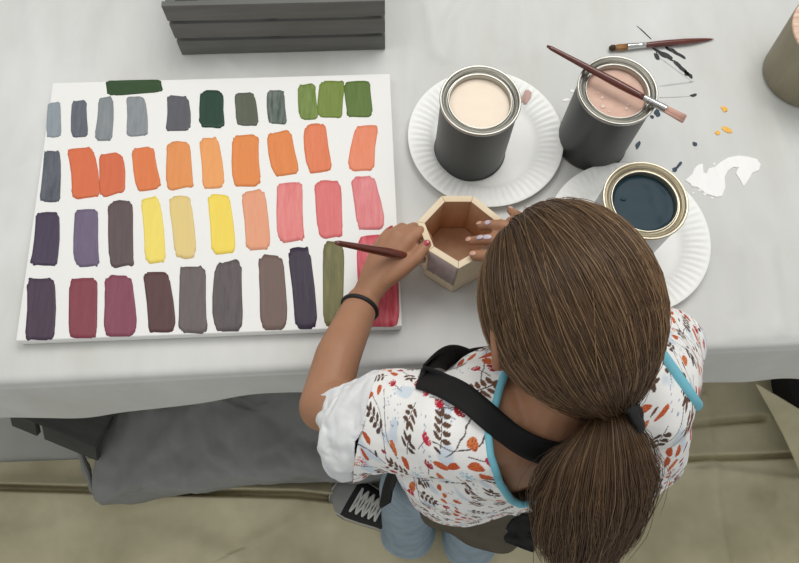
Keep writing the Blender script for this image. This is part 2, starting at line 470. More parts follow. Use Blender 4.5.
#--SECTION canvas
# ------------------------------------------------------------------ stretched canvas with swatches
CW, CH, CT = 0.508, 0.4003, 0.018
cv = thing('painting_canvas', 'white stretched canvas covered in rows of coloured paint swatches', 'canvas', (0, 0, TT+0.0012))
MB().box(-CW/2, CW/2, -CH/2, CH/2, 0, CT).build('stretched_cloth', M['canvas'], cv, bevel=0.0025, bseg=3)
ZT = TT + 0.0012 + CT
def swatch(q, c, c2=None, lab=None, h=0.0011, horiz=False, contrast=.45, wob=.045, round_=.62):
    P = [at(x, y, ZT) for x, y in q]           # TL TR BR BL
    nr, na = 9, 56; s = random.uniform(0, 50); vs = []; fs = []
    er = random.uniform(.30, .44); ed1, ed2 = random.uniform(.3, .9), random.uniform(.3, 1)
    for i in range(nr + 2):
        r = min(1.0, (i / (nr - 1)) if i < nr else 1.0)
        for k in range(na):
            a = 2*PI*k/na; ca, sa = math.cos(a), math.sin(a)
            e = er
            u = math.copysign(abs(ca)**e, ca); v = math.copysign(abs(sa)**(e*0.85), sa)
            w = 1 + wob*noise.noise(Vector((ca*3, sa*3, s)))*1.5 + wob*0.6*noise.noise(Vector((ca*9, sa*9, s)))
            u *= r*w*1.07; v *= r*w*1.02
            U, Vv = (u+1)/2, (1-v)/2
            U += 0.05*math.sin(Vv*4 + s)*(1 if not horiz else 0)
            p = P[0].lerp(P[1], U).lerp(P[3].lerp(P[2], U), Vv)
            ridge = math.exp(-((r - .9)/.12)**2)*0.6*ed1 + 0.18*noise.noise(Vector((U*9, Vv*1.5, s)))
            z = h*(0.45 + ridge + 0.25*ed2*(Vv > .85)*r)
            if i == nr - 1: z = h*0.45
            if i >= nr: z = 0.00005
            vs.append((p.x, p.y, CT + max(z, 0.00005)))
    fs.append(tuple(range(na)))
    for i in range(nr + 1):
        for k in range(na):
            j = (k+1) % na; fs.append((i*na+k, (i+1)*na+k, (i+1)*na+j, i*na+j))
    st = (9, 1.2, 1) if not horiz else (1.2, 9, 1)
    me = pymesh(vs, fs); bm = bmesh.new(); bm.from_mesh(me); bmesh.ops.recalc_face_normals(bm, faces=bm.faces[:]); bm.to_mesh(me); bm.free()
    return link('paint_swatch', me, paint(c, c2, st, contrast=contrast), cv, label=lab)
SW = [
 ([(49,103),(61,102),(60,137),(46,137)], (150,159,164), (136,146,152), 'pale blue-grey swatch'),
 ([(73,101),(87,101),(87,137),(71,137)], (92,95,104), (112,115,122), 'slate grey swatch'),
 ([(99,98),(113,97),(112,141),(95,140)], (124,130,134), (146,150,152), 'mid grey swatch'),
 ([(127,97),(144,97),(148,136),(127,136)], (130,136,140), (150,154,156), 'mid grey swatch'),
 ([(168,96),(188,97),(190,130),(166,131)], (100,100,106), None, 'dark grey swatch'),
 ([(202,91),(224,92),(223,128),(199,127)], (52,76,64), None, 'dark bottle green swatch'),
 ([(236,93),(255,93),(257,126),(236,125)], (98,103,90), None, 'olive grey swatch'),
 ([(268,91),(284,90),(286,124),(268,123)], (48,76,58), (128,130,128), 'green swatch with a grey streak'),
 ([(299,85),(316,84),(317,120),(299,119)], (98,122,52), (134,150,88), 'leaf green swatch'),
 ([(319,82),(343,81),(343,118),(319,117)], (113,132,58), (124,142,70), 'light olive green swatch'),
 ([(346,82),(371,81),(370,117),(346,117)], (90,113,54), (98,122,60), 'moss green swatch'),
 ([(44,151),(59,151),(61,202),(41,201)], (80,83,92), (108,112,118), 'slate grey swatch'),
 ([(68,149),(93,148),(100,196),(73,199)], (220,118,80), (214,112,78), 'red-orange swatch'),
 ([(98,155),(121,153),(126,192),(101,197)], (216,116,82), None, 'red-orange swatch'),
 ([(131,149),(152,147),(162,187),(139,192)], (226,130,84), None, 'orange swatch'),
 ([(166,143),(187,142),(195,187),(169,190)], (231,152,94), None, 'light orange swatch'),
 ([(200,140),(218,137),(224,187),(203,189)], (233,156,100), (238,168,104), 'light orange swatch'),
 ([(232,136),(257,135),(261,185),(235,187)], (228,142,80), (226,138,84), 'orange swatch'),
 ([(268,133),(291,131),(299,173),(274,177)], (228,140,84), None, 'orange swatch'),
 ([(304,125),(325,124),(332,171),(309,174)], (228,132,94), None, 'coral orange swatch'),
 ([(355,127),(377,125),(374,170),(349,171)], (228,132,96), (232,144,112), 'coral orange swatch'),
 ([(36,213),(58,213),(58,266),(32,265)], (80,70,88), None, 'dark purple swatch'),
 ([(74,210),(96,209),(100,266),(76,266)], (118,106,128), (106,94,116), 'lavender grey swatch'),
 ([(107,203),(130,201),(135,266),(112,267)], (102,88,88), None, 'brown-grey swatch'),
 ([(141,199),(159,197),(166,262),(146,263)], (242,222,110), (238,214,108), 'lemon yellow swatch'),
 ([(170,198),(191,196),(195,258),(175,258)], (222,198,140), (230,205,130), 'tan yellow swatch'),
 ([(208,196),(229,195),(235,252),(212,254)], (244,218,94), (240,212,96), 'bright yellow swatch'),
 ([(243,192),(265,190),(269,249),(246,250)], (226,156,126), (230,164,128), 'peach swatch'),
 ([(276,184),(300,182),(305,240),(280,242)], (220,120,118), (230,146,142), 'salmon pink swatch'),
 ([(313,182),(338,181),(344,237),(321,238)], (221,122,120), (214,112,112), 'salmon pink swatch'),
 ([(352,178),(375,176),(384,229),(357,230)], (226,146,146), (214,112,116), 'pale pink swatch'),
 ([(28,279),(54,278),(54,340),(26,341)], (80,66,80), None, 'aubergine swatch'),
 ([(69,279),(95,278),(98,337),(71,338)], (138,72,82), None, 'dark red swatch'),
 ([(106,277),(132,276),(135,335),(103,336)], (140,80,96), (128,70,86), 'plum red swatch'),
 ([(144,273),(168,272),(175,331),(149,333)], (98,70,70), (88,64,64), 'chocolate brown swatch'),
 ([(179,267),(203,266),(208,332),(181,332)], (112,103,102), (102,92,90), 'warm grey swatch'),
 ([(217,262),(242,261),(242,331),(213,331)], (84,78,80), (108,98,98), 'dark warm grey swatch'),
 ([(259,257),(283,256),(286,328),(260,329)], (120,96,92), (112,98,90), 'mauve brown swatch'),
 ([(289,249),(310,248),(316,327),(295,328)], (66,58,72), None, 'blackish purple swatch'),
 ([(322,243),(342,242),(344,320),(325,327)], (98,98,66), (128,122,78), 'olive swatch'),
]
for q, c, c2, lab in SW: swatch(q, c, c2, lab)
swatch([(107,81),(159,79.5),(161,92),(110,96)], (62,84,56), None, 'dark green swatch lying across', horiz=True)
swatch([(355,237),(394,235),(401.5,325.5),(364,326.5)], (222,120,126), (196,66,84), 'large pink-red swatch', contrast=.35, wob=.02)

#--SECTION crate
# ------------------------------------------------------------------ slatted crates
def crate(label, loc, rz, L, D, H, ns=3, gap=0.007, solid_top=False, group=None):
    t = thing('wooden_crate', label, 'crate', loc, rz, group)
    sh = (H - gap*(ns-1))/ns; th = 0.009
    for side in (0, 1):
        y0 = 0 if side == 0 else D - th
        for k in range(ns):
            z = k*(sh+gap); MB().box(0, L, y0, y0+th, z, z+sh).build('slat', M['crate'], t, bevel=0.0012)
    for side in (0, 1):
        x0 = 0.004 if side == 0 else L - 0.004 - 0.014
        MB().box(x0, x0+0.014, th+0.0003, D-th-0.0003, 0.0, H-0.002).build('end_panel', M['crate'], t, bevel=0.0012)
    MB().box(L*.46, L*.46+0.012, th+0.0003, th+0.011, 0.004, H-0.004).build('batten', M['crate'], t, bevel=0.001)
    if solid_top: MB().box(-.004, L+.004, -0.004, D+.004, H+0.0005, H+0.012).build('lid', M['crate'], t, bevel=0.0015)
    MB().box(0.020, L-0.020, th+0.0116, D-th-0.0005, 0.002, 0.008).build('base_board', M['crate'], t)
    return t
crate('charcoal slatted wooden crate standing on the table behind the painted canvas', (-0.069, 0.258, TT+0.0012), 0.0, 0.3175, 0.22, 0.108)
# the low dark crate under the table: lid up, boards with a gap between
a = at(19.5, 416.4, 0.22); b = at(94, 447, 0.22)
d = b - a; rz = math.atan2(d.y, d.x)
t = thing('wooden_stool', 'dark low wooden stool under the table, left of the grey cloth bundle', 'stool', (a.x, a.y, 0), rz)
Lx = d.length + 0.004
MB().box(-.03, Lx, 0.0, 0.24, 0.216, 0.23).build('seat', M['dark_wood'], t, bevel=0.0015)
tl = Matrix.Translation((0, 0.010, .2155)) @ Matrix.Rotation(math.radians(-32), 4, 'X')
MB().box(-.03, d.length*0.17, -.006, 0.006, -.055, -.005, tl).build('apron_board', M['dark_wood'], t, bevel=0.0012)
MB().box(d.length*0.27, Lx-.005, -.006, 0.006, -.055, -.005, tl).build('apron_board', M['dark_wood'], t, bevel=0.0012)
MB().box(-.005, Lx-.005, 0.224, 0.236, 0.168, 0.2155).build('apron_board', M['dark_wood'], t, bevel=0.0012)
for x in (0.01, Lx-0.045):
    for y in (0.035, 0.185): MB().box(x, x+.025, y, y+.03, 0.001, 0.2155).build('leg', M['dark_wood'], t, bevel=0.001)

# grey cloth bundle on the floor
def bundle():
    nu, na = 150, 72; rings = []
    p0 = at(99, 447, 0.09); p1 = at(500, 417, 0.09)
    for i in range(nu):
        u = i/(nu-1); c = p0.lerp(p1, u); c.z = 0
        dirv = (p1 - p0).normalized(); side = Vector((-dirv.y, dirv.x, 0))
        hw = 0.118*(0.93 + 0.07*math.sin(u*9+1)); hh = 0.085*(0.9 + .1*math.sin(u*7))
        end = min(1.0, (u/0.03)**0.35 if u > 0 else 0.35) if u < .03 else (1.0 if u < .95 else max(0.05, ((1-u)/.05)**.5))
        hw *= max(end, .55) if u < .5 else end; hh *= max(end, .25) if u < .5 else end
        ring = []
        for k in range(na):
            a = 2*PI*k/na
            ca, sa = math.cos(a), math.sin(a)
            x = math.copysign(abs(ca)**0.72, ca)*hw; z = math.copysign(abs(sa)**0.85, sa)*hh
            n = 0.017*fbm(u*9, ca*1.4, sa*1.4 + u*3, 1.0, 4) + 0.007*math.exp(-((u*0.9 + 0.25*ca - 0.55)/0.03)**2) + 0.008*math.exp(-((u - 0.35*ca*0.5 - 0.2)/0.025)**2)- 0.008*math.exp(-((u*0.9 + 0.22*ca - 0.42)/0.02)**2)
            f = 1 + n/0.08*max(0, sa + .3)
            p = c + side*(x*f) + Vector((0, 0, hh + 0.004 + z*f)) + dirv*(0.02*ca*(1-u)*(1 if u < .05 else .3))
            p.z = max(p.z, 0.0135); ring.append(p)
        rings.append(ring)
    b = MB().rings(rings)
    o = b.build('cloth_bundle', M['bag'], sharp=0)
    tag(o, 'long grey cloth bundle lying on the floor under the table front', 'cloth bundle')
    # open hem folds at its left end
    for s, w in ((0.0, 1.0), (0.006, .8)):
        pts = []
        for k in range(20):
            a = -0.15*PI + 1.0*PI*k/19
            pts.append(p0 + Vector((-0.012 - s*1.2 - 0.006*math.sin(k*.6), -0.092*math.cos(a)*w, 0.0)) + Vector((0, 0, -0.065 + 0.125*max(0, math.sin(a))*w)))
        for p in pts: p.z = max(p.z, 0.019)
        h_ = MB().tube(pts, [0.004 + 0.003*math.sin(k*.9)**2 for k in range(20)], 8).build('rolled_hem', M['bag'], o)
bundle()
# dark bin under the table at the far right
t = thing('storage_bin', 'black plastic bin under the table behind the lifted cloth corner', 'bin', (at(852, 380, 0.11).x, at(852, 380, 0.11).y, 0.0))
MB().lathe([(0.0,0.003),(0.125,0.003),(0.135,0.09),(0.14,0.095),(0.14,0.102),(0.131,0.102),(0.122,0.010),(0.0,0.008)], 40).build('tub', M['black'], t)
MB().lathe([(0.0,0.103),(0.145,0.103),(0.145,0.112),(0.12,0.118),(0.0,0.120)], 40).build('lid', M['black'], t)
#--SECTION cans
# ------------------------------------------------------------------ plates
def plate(label, c, group='paper plates on the table'):
    R = 0.1155
    prof = [(0.0005, .0008), (0.03, .0008), (0.055, .0008), (0.070, .0010), (0.076, .0020), (0.080, .0048), (0.084, .0080), (0.090, .0104), (0.097, .0122), (0.104, .0134), (0.110, .0140), (R-.0015, .0142), (R, .0135)]
    NF = 64
    def fl(r, z, a):
        w = max(0, min(1, (r - .079)/.014)) * (1 - max(0, min(1, (r - .107)/.007)))
        return r, z + 0.0011*w*math.cos(a*NF)
    b = MB(); seg = NF*8
    top = prof; bot = [(r, z - 0.0007) for r, z in reversed(prof)]
    b.lathe(top + bot, seg, (0, 0, 0), fn=fl)
    o = b.build('paper_plate', M['plate'], sharp=60); o.location = (c[0], c[1], TT + 0.0014)
    tag(o, label, 'plate', group)
    return o
p1 = plate('white fluted paper plate under the can of cream paint', (0.3915, 0.0885))
c2 = at(628, 236, TT+.012)
p2 = plate('white fluted paper plate under the can of dark teal paint', (c2.x, c2.y))
# pink smear on the first plate's rim
sm = at(526, 98, TT+.012)
def plate_z(cx, cy):
    def f(x, y):
        r = math.hypot(x - cx, y - cy)
        return float(np.interp(r, [0,.07,.076,.08,.084,.09,.097,.104,.1155], [.0008,.001,.002,.0048,.008,.0104,.0122,.0134,.0142])) + .0014
    return f
pz = plate_z(0.3915, 0.0885)
sm_o = blob('paint_smear', [(p[0]-0.3915, p[1]-0.0885) for p in ragged(sm, .006, .013, -.35, 22, .25)], paint((206,176,166), (186,150,142)), p1, lambda x, y: pz(x+.3915, y+.0885), .0008, 'dusty pink smear')

# ------------------------------------------------------------------ paint cans
def can(label, c, z0, wall, rim, pc, pc2, handle_rot=0.0):
    k_ = .006/(CAMP.z - z0 - .124); c = (c[0] + (CAMP.x - c[0])*k_, c[1] + (CAMP.y - c[1])*k_)
    t = thing('paint_can', label, 'paint can', (c[0], c[1], z0), 0.0, 'open paint cans')
    H = 0.130; R = 0.054
    MB().lathe([(0.0,0.0015),(0.050,0.0015),(0.0515,0.0),(0.0528,0.0),(0.0533,0.0012),(0.0530,0.0028),(0.0520,0.0036),(0.0520,H-.007),(0.0505,H-.007),(0.0505,0.004),(0.0,0.004)], 96).build('can_body', wall, t)
    MB().lathe([(0.0521,H-.0072),(0.0532,H-.0062),(0.0540,H-.0040),(0.0540,H-.0014),(0.0533,H-.0002),(0.0522,H),(0.0510,H-.0005),(0.0502,H-.0022),(0.0496,H-.0040),(0.0488,H-.0046),
                (0.0480,H-.0040),(0.0474,H-.0022),(0.0466,H-.0014),(0.0457,H-.0018),(0.0450,H-.0040),(0.0444,H-.0058),(0.0434,H-.0060),(0.0427,H-.0050),(0.0420,H-.0040),(0.0412,H-.0040),(0.0406,H-.0050),(0.0403,H-.0075),(0.0403,H-.0185),(0.0408,H-.0185),(0.0412,H-.008),(0.045,H-.0085),(0.0515,H-.0085)], 96, close=True).build('can_rim', rim, t)
    # wet paint
    nr, na = 22, 80; vs = [(0, 0, H-.0133)]; fs = []
    s = random.uniform(0, 50)
    for i in range(1, nr+1):
        r = 0.0402*i/nr
        for k in range(na):
            a = 2*PI*k/na; x, y = r*math.cos(a), r*math.sin(a)
            vs.append((x, y, H-.0135 + 0.0005*fbm(x, y, s, 45, 2) + 0.0012*max(0, i/nr - .92)/.08))
    for k in range(na): fs.append((0, 1+k, 1+(k+1) % na))
    for i in range(nr-1):
        for k in range(na):
            j = (k+1) % na; fs.append((1+i*na+k, 1+(i+1)*na+k, 1+(i+1)*na+j, 1+i*na+j))
    n0 = len(vs)
    for k in range(na):
        a = 2*PI*k/na; vs.append((.0402*math.cos(a), .0402*math.sin(a), H-.0175))
    for k in range(na):
        j = (k+1) % na; fs.append((1+(nr-1)*na+k, n0+k, n0+j, 1+(nr-1)*na+j))
    m = mat('wet paint', pc, 0.2, c2=pc2, scale=20, stretch=(1.2, 2.5, 1), contrast=.45, spec=0.10)
    p = link('wet_paint', pymesh(vs, fs), m, t)
    return t
can1 = can('open can of cream paint with a dark grey wall on a paper plate', (0.36848, 0.07707), TT+.0032, M['can_dark'], M['rim'], (246,231,211), (240,222,202), .6)
can2 = can('open can of pinkish beige paint with a dark grey wall, a brush laid across it', (0.55472, 0.08764), TT+.0018, M['can_dark'], M['rim'], (226,192,174), (208,170,152), .5)
can3 = can('open tin can of dark teal paint on a paper plate beside the white spill', (0.56502, -0.07738), TT+.0032, M['can_tin'], M['rim_gold'], (30,52,62), (36,60,70), .9)
# bubbles and clots in the paint
def bumps(can_o, lst, m, nm, lab):
    for x, y, r in lst:
        b = MB().ellipsoid((x, y, 0.1168), (Vector((1,0,0)), Vector((0,1,0)), Vector((0,0,1))), (r, r*.8, r*.45), 14, 8).build(nm, m, can_o, label=lab, sharp=0)
bumps(can3, [(-.024, .008, .0028), (-.021, .0065, .0016)], paint((46,70,80), rough=.1), 'bubble', None)
bumps(can2, [(-.018,-.004,.003),(-.019,-.018,.004),(.012,-.022,.003),(.016,-.016,.0025),(-.012,-.026,.002),(-.022,.004,.002)], paint((236,210,196)), 'paint_clot', 'pale clot')
#--SECTION brushes
# ------------------------------------------------------------------ brushes
def brush(label, tip, end, width=0.0052, bris=('d9b8a8', 'c49a88'), fer=.022, hair=.020, flat=.55, tipc=None, splay=.72, pointed=False):
    tip = Vector(tip); end = Vector(end); d = (end - tip); L = d.length; d.normalize()
    t = thing('paint_brush', label, 'paint brush', tip, 0.0, 'paint brushes')
    t.location = tip
    P = lambda s: d*s
    n = 22; s0 = hair + fer
    pts = [P(s0 - .001 + (L - s0 + .001)*k/n) for k in range(n+1)]
    def rad(u):
        return width*(np.interp(u, [0, .12, .3, .6, .85, .97, 1.0], [.72, .92, 1.0, .80, .62, .54, .30] if not pointed else [.72, .88, .98, .9, .55, .26, .08]))
    MB().tube(pts, [float(rad(k/n)) for k in range(n+1)], 16).build('handle', M['handle'], t, sharp=0)
    MB().tube([P(hair-.002), P(hair+.002), P(hair+fer*.5), P(hair+fer*.7), P(hair+fer*.74), P(hair+fer*.8), P(hair+fer)], [width*.98, width*1.0, width*.88, width*.84, width*.92, width*.84, width*.80], 18).build('ferrule', M['ferrule'], t, sharp=60)
    b = MB()
    side = d.cross(Vector((0,0,1))).normalized(); up = side.cross(d)
    for k in range(110):
        a = random.uniform(0, 2*PI); q = math.sqrt(random.random())
        off = side*math.cos(a)*q*width*.9 + up*math.sin(a)*q*width*.55
        ln = hair*(random.uniform(0, .08) + (.15*q*q if splay < 1 else 0))
        b.tube([P(hair) + off, P(hair*.55) + off*1.12, P(ln) + off*splay + Vector((random.uniform(-1,1)*.0004, random.uniform(-1,1)*.0004, 0))], [.0007, .0008, .0005], 5)
    m = mat('bristles', bris[0], .6, c2=bris[1], scale=60, contrast=.6)
    ob = b.build('bristles', m, t, sharp=0); ob['kind'] = 'stuff'
    if tipc:
        MB().tube([P(.0005), P(.004), P(.009)], [width*.5, width*.95, width*.9], 12).build('paint_tip', paint(tipc), t, sharp=0)
    return t
zt = TT + .0018 + .130
brush('dark red paint brush with pinkish bristles lying across the open paint can', at(685, 119.5, zt+.0052), at(547, 46, zt+.0064), .0053, ('dcb6a4', 'c8998a'), .030, .030, splay=1.32)
brush('dark red paint brush with yellow-brown bristles lying flat on the table sheet', at(609, 48.2, TT+.0062), at(714, 39, TT+.0062), .0052, ('b98c58', '8a6238'), .028, .031, tipc=(70,58,44), pointed=True)

# ------------------------------------------------------------------ hexagonal pine box in the hands, taupe vase
BZ = TT + .0945; B0 = TT + .0014
def heptbox():
    t_px = [(441.7,195.8),(473.4,195.8),(417.2,221.7),(428.5,250.3),(458.5,268.7)]
    A, B_, F_, E_, D_ = [at(x, y, BZ) for x, y in t_px]
    cx = (A.x + B_.x)/2
    C1 = Vector((2*cx - F_.x + .001, F_.y, BZ)); C2 = Vector((2*cx - E_.x + .001, E_.y, BZ))
    outer = [A, F_, E_, D_, C2, C1, B_]               # counter-clockwise from above
    c = sum(outer, Vector())/7
    t = thing('wooden_box', 'small many-sided pale pine box with mauve paint on one side, held by the person', 'wooden box', (c.x, c.y, B0))
    O = [p - c for p in outer]; H = BZ - B0; wt = 0.0085
    n = len(O)
    inner = []
    for i in range(n):
        p, a, b = O[i], O[i-1], O[(i+1) % n]
        e1 = (p - a).normalized(); e2 = (b - p).normalized()
        n1 = Vector((-e1.y, e1.x, 0)); n2 = Vector((-e2.y, e2.x, 0)); bis = (n1 + n2).normalized()
        inner.append(p + bis*wt/max(.4, bis.dot(n1)))
    for i in range(n):
        j = (i+1) % n
        o0, o1, i0, i1 = O[i], O[j], inner[i], inner[j]
        e = 0.0002*(o1 - o0).normalized()
        up = Vector((0, 0, H))
        pts = [o0+e, o1-e, i1-e, i0+e]
        sb = MB().add([p for p in pts] + [p + up for p in pts], [(3,2,1,0),(4,5,6,7),(0,1,5,4),(1,2,6,5),(2,3,7,6),(3,0,4,7)])
        ob = sb.build('side_board', M['pine'], t, bevel=.0006)
        # the inner face takes the darker, reddish pine material
        ob.data.materials.append(M['pine_in'])
        nin = Vector((-(o1-o0).y, (o1-o0).x, 0)).normalized()
        for f in ob.data.polygons:
            if f.normal.dot(nin) > .9: f.material_index = 1
        if i == 2:                                     # painted face: upper part of the board between E and D
            k = .0004; out = -nin
            q = [o0 + out*k + e*8, o1 + out*k - e*4]
            ring = []
            m_ = 20
            vs = []
            for s in range(m_+1):
                p = q[0].lerp(q[1], s/m_)
                vs += [p + Vector((0,0,H-.001)), p + Vector((0,0,H*.30 + .004*noise.noise(Vector((s*.5,1,1)))))]
            fs = [(2*s, 2*s+1, 2*s+3, 2*s+2) for s in range(m_)]
            pa = link('paint_coat', pymesh(vs, fs), M['mauve'], t, label='mauve grey painted area')
            md = pa.modifiers.new('t', 'SOLIDIFY'); md.thickness = .0006; md.offset = 0
    MB().add([p*0.985 + Vector((0,0,.004)) for p in inner] + [p*.985 + Vector((0,0,.010)) for p in inner], [tuple(range(6,-1,-1)), tuple(range(7,14))] + [(i, (i+1) % 7, 7+(i+1) % 7, 7+i) for i in range(7)]).build('base_board', M['pine_in'], t, smooth=False)
    return t, c
box_o, BC = heptbox()
vb = thing('wooden_vase', 'tall taupe painted round wooden vase at the right edge of the table', 'vase', (0.900, 0.188, TT+.0014))
MB().lathe([(0.0,0.002),(0.0605,0.002),(0.062,0.004),(0.0710,0.100),(0.0700,0.102),(0.0605,0.102),(0.0600,0.100),(0.050,0.012),(0.0,0.010)], 96).build('vase_body', M['post'], vb)
mm = mat('striped pine end grain', (236,208,186), .6, c2=(206,160,134), scale=16, stretch=(1,9,1), contrast=.25)
MB().lathe([(0.0607,.1022),(0.0700,.1022),(0.0695,.1045),(0.0610,.1045)], 96, close=True).build('top_ring', mm, vb, label='pale pink striped wood ring')
#--SECTION person
# ------------------------------------------------------------------ the painting child
girl = thing('person', 'person with brown ponytail, flower print shirt and black apron, leaning over the table painting', 'person', (0.31, -0.46, 0.0))
GI = Matrix.Translation(girl.location).inverted()
def gpart(o, par=None):
    o.parent = par or girl
    if par is None: o.matrix_parent_inverse = GI
    return o
yT = math.radians(15)
TR_ = Vector((math.cos(yT), math.sin(yT), 0)); TF = Vector((-math.sin(yT), math.cos(yT), 0)); ZU = Vector((0, 0, 1))
SPINE = [(Vector((.368,-.386,.56)), .086, .062), (Vector((.368,-.382,.64)), .082, .058), (Vector((.368,-.372,.72)), .088, .057), (Vector((.373,-.357,.80)), .108, .061),
         (Vector((.381,-.346,.86)), .107, .067), (Vector((.386,-.340,.905)), .090, .060), (Vector((.390,-.334,.935)), .060, .048)]
def torso_rings(infl, lo=0, n=40):
    rs = []
    for i, (c, hw, hd) in enumerate(SPINE[lo:]):
        a = SPINE[max(0, i+lo-1)][0]; b = SPINE[min(len(SPINE)-1, i+lo+1)][0]
        t = (b - a).normalized(); f = (TF - t*TF.dot(t)).normalized(); r = f.cross(t).normalized()
        ring = []
        for k in range(n):
            an = 2*PI*k/n
            ca, sa = math.cos(an), math.sin(an)
            ring.append(c + r*(math.copysign(abs(ca)**.85, ca)*(hw+infl+(.024 if infl > 0 and c.z < .83 else 0))) + f*(math.copysign(abs(sa)**.9, sa)*(hd+infl)))
        rs.append(ring)
    return rs
SHL = at(452, 430, .918); ELL = at(324, 406, .812); WRL = at(362, 303, .770); FML = at(338, 356, .80)
SHR = at(640, 398, .915); ELR = at(669, 336, .768); WRR = at(562, 268, .784)
HY, HP = math.radians(11), math.radians(35)
F0 = Vector((-math.sin(HY), math.cos(HY), 0)); HR = Vector((math.cos(HY), math.sin(HY), 0))
HF = F0*math.cos(HP) - ZU*math.sin(HP); HU = F0*math.sin(HP) + ZU*math.cos(HP)
HC = Vector((.3965, -.2655, 1.004))
HS = .90
def hl(r, f, u): return HC + (HR*r + HF*f + HU*u)*HS

LF = {  # left hand, joints with radii
 'index': [(408,241,.792,.0105),(420,231,.789,.0082),(427.5,238,.777,.0072),(428.5,247,.768,.0062)],
 'middle': [(397,237,.789,.0105),(414,228,.778,.0082),(423,235,.764,.0072),(423.5,245,.757,.0062)],
 'ring': [(387,240,.782,.0100),(402,228,.769,.0078),(411,232,.753,.0068),(412,241,.746,.0060)],
 'pinky': [(379,248,.773,.0092),(383,239,.772,.0070),(387,233.5,.770,.0062),(389.5,230.5,.768,.0056)],
 'thumb': [(379,284,.776,.0125),(400,270,.784,.0115),(416,258,.790,.0092),(426.5,245,.792,.0072)]}
RF = {
 'index': [(517,245,0.8100,.0105),(497,239,0.8160,.0080),(483,239.5,0.8090,.0070),(471,241,0.7960,.0060)],
 'middle': [(516,234,0.8140,.0105),(503,225.5,0.8200,.0080),(491,225,0.8140,.0070),(481,226,0.8020,.0060)],
 'ring': [(519,226,0.8100,.0100),(511,222,0.8000,.0076),(508,226,0.7840,.0066),(508,231,0.7700,.0058)],
 'pinky': [(524,222,0.8040,.0092),(518,216,0.7980,.0070),(513,212.5,0.7920,.0060),(510.5,211,0.7880,.0054)],
 'thumb': [(548,268,0.7930,.0125),(515,261,0.8020,.0112),(495,256,0.8100,.0092),(475,255.5,0.7980,.0074)]}
def W3(l): return [at(x, y, z) for x, y, z, r in l], [r for *_, r in l]
def body():
    b = MB(); b.rings(torso_rings(0.0))
    # arms
    b.chain([SPINE[5][0].lerp(SHL, .5), SHL, SHL.lerp(ELL, .5), ELL], [.05, .042, .036, .029])
    b.chain([ELL, FML, FML.lerp(WRL, .55), WRL], [.029, .0275, .0245, .0215])
    b.chain([SPINE[5][0].lerp(SHR, .5), SHR, SHR.lerp(ELR, .5), ELR], [.05, .042, .036, .030])
    b.chain([ELR, ELR.lerp(WRR, .35), ELR.lerp(WRR, .75), WRR], [.029, .029, .024, .021])
    for Fg, Wr in ((LF, WRL), (RF, WRR)):
        for nm, l in Fg.items():
            P, R = W3(l)
            b.chain(P, R, 14)
            b.capsule(Wr, P[0], .0165, R[0]*1.1, 14)
        a, c = W3(Fg['index'])[0][0], W3(Fg['thumb'])[0][1]
        b.capsule(a.lerp(Wr, .35), c, .010, .009, 12)
    # neck and head
    nb = Vector((.390,-.340,.925))
    b.chain([nb, nb.lerp(hl(0,-.025,-.045), .5), hl(0, -.025, -.045)], [.052, .041, .042])
    ax = (HR*HS, HF*HS, HU*HS)
    b.ellipsoid(hl(0, -.006, .012), ax, (.069, .088, .080))
    b.ellipsoid(hl(0, .030, -.045), ax, (.055, .054, .060))
    b.ellipsoid(hl(0, .052, -.082), ax, (.028, .026, .022))
    b.ellipsoid(hl(-.034, .052, -.040), ax, (.026, .028, .026)); b.ellipsoid(hl(.034, .052, -.040), ax, (.026, .028, .026))
    b.capsule(hl(0, .080, -.004), hl(0, .094, -.036), .008, .011, 14)
    b.ellipsoid(hl(-.009, .088, -.038), ax, (.007, .008, .006)); b.ellipsoid(hl(.009, .088, -.038), ax, (.007, .008, .006))
    b.ellipsoid(hl(0, .080, -.060), ax, (.021, .009, .005)); b.ellipsoid(hl(0, .077, -.069), ax, (.017, .010, .006))
    for s in (-1, 1):
        e = (HR*0.96*s + HF*.28).normalized(); fv = (HF - e*HF.dot(e)).normalized(); uv = e.cross(fv)
        c0 = hl(.073*s, -.012, -.016)
        pts = [c0 + fv*(-.004 + .017*math.cos(a)*-1) + HU*(.027*math.sin(a)) + e*(.006 if a > -1 else .002) for a in np.linspace(-1.9, 2.0, 12)]
        b.tube(pts, .0048, 10)
        b.ellipsoid(c0 + e*.001, (e*HS, fv*HS, HU*HS), (.006, .014, .024)); b.ellipsoid(c0 - HU*.026 + fv*.004 + e*.002, (e*HS, fv*HS, HU*HS), (.005, .008, .009))
    # legs
    for hip, knee, ank in LEGS:
        b.chain([hip, hip.lerp(knee, .5), knee], [.056, .048, .036])
        b.chain([knee, knee.lerp(ank, .35), ank], [.036, .037, .030])
    me = remesh(b, .0024, 5, .5)
    return me
d_leg = Vector((-.83, .55, 0))
ANKL, ANKR = at(408, 523, .10), at(470, 532, .10)
HIPL, HIPR = Vector((.318,-.372,.57)), Vector((.412,-.365,.57))
LEGS = [(HIPL, Vector((.262,-.385,.34)), ANKL), (HIPR, Vector((.378,-.395,.34)), ANKR)]
bme = body()
gb = gpart(link('body', bme, M['skin']))
BV, BT = to_arrays(bme)

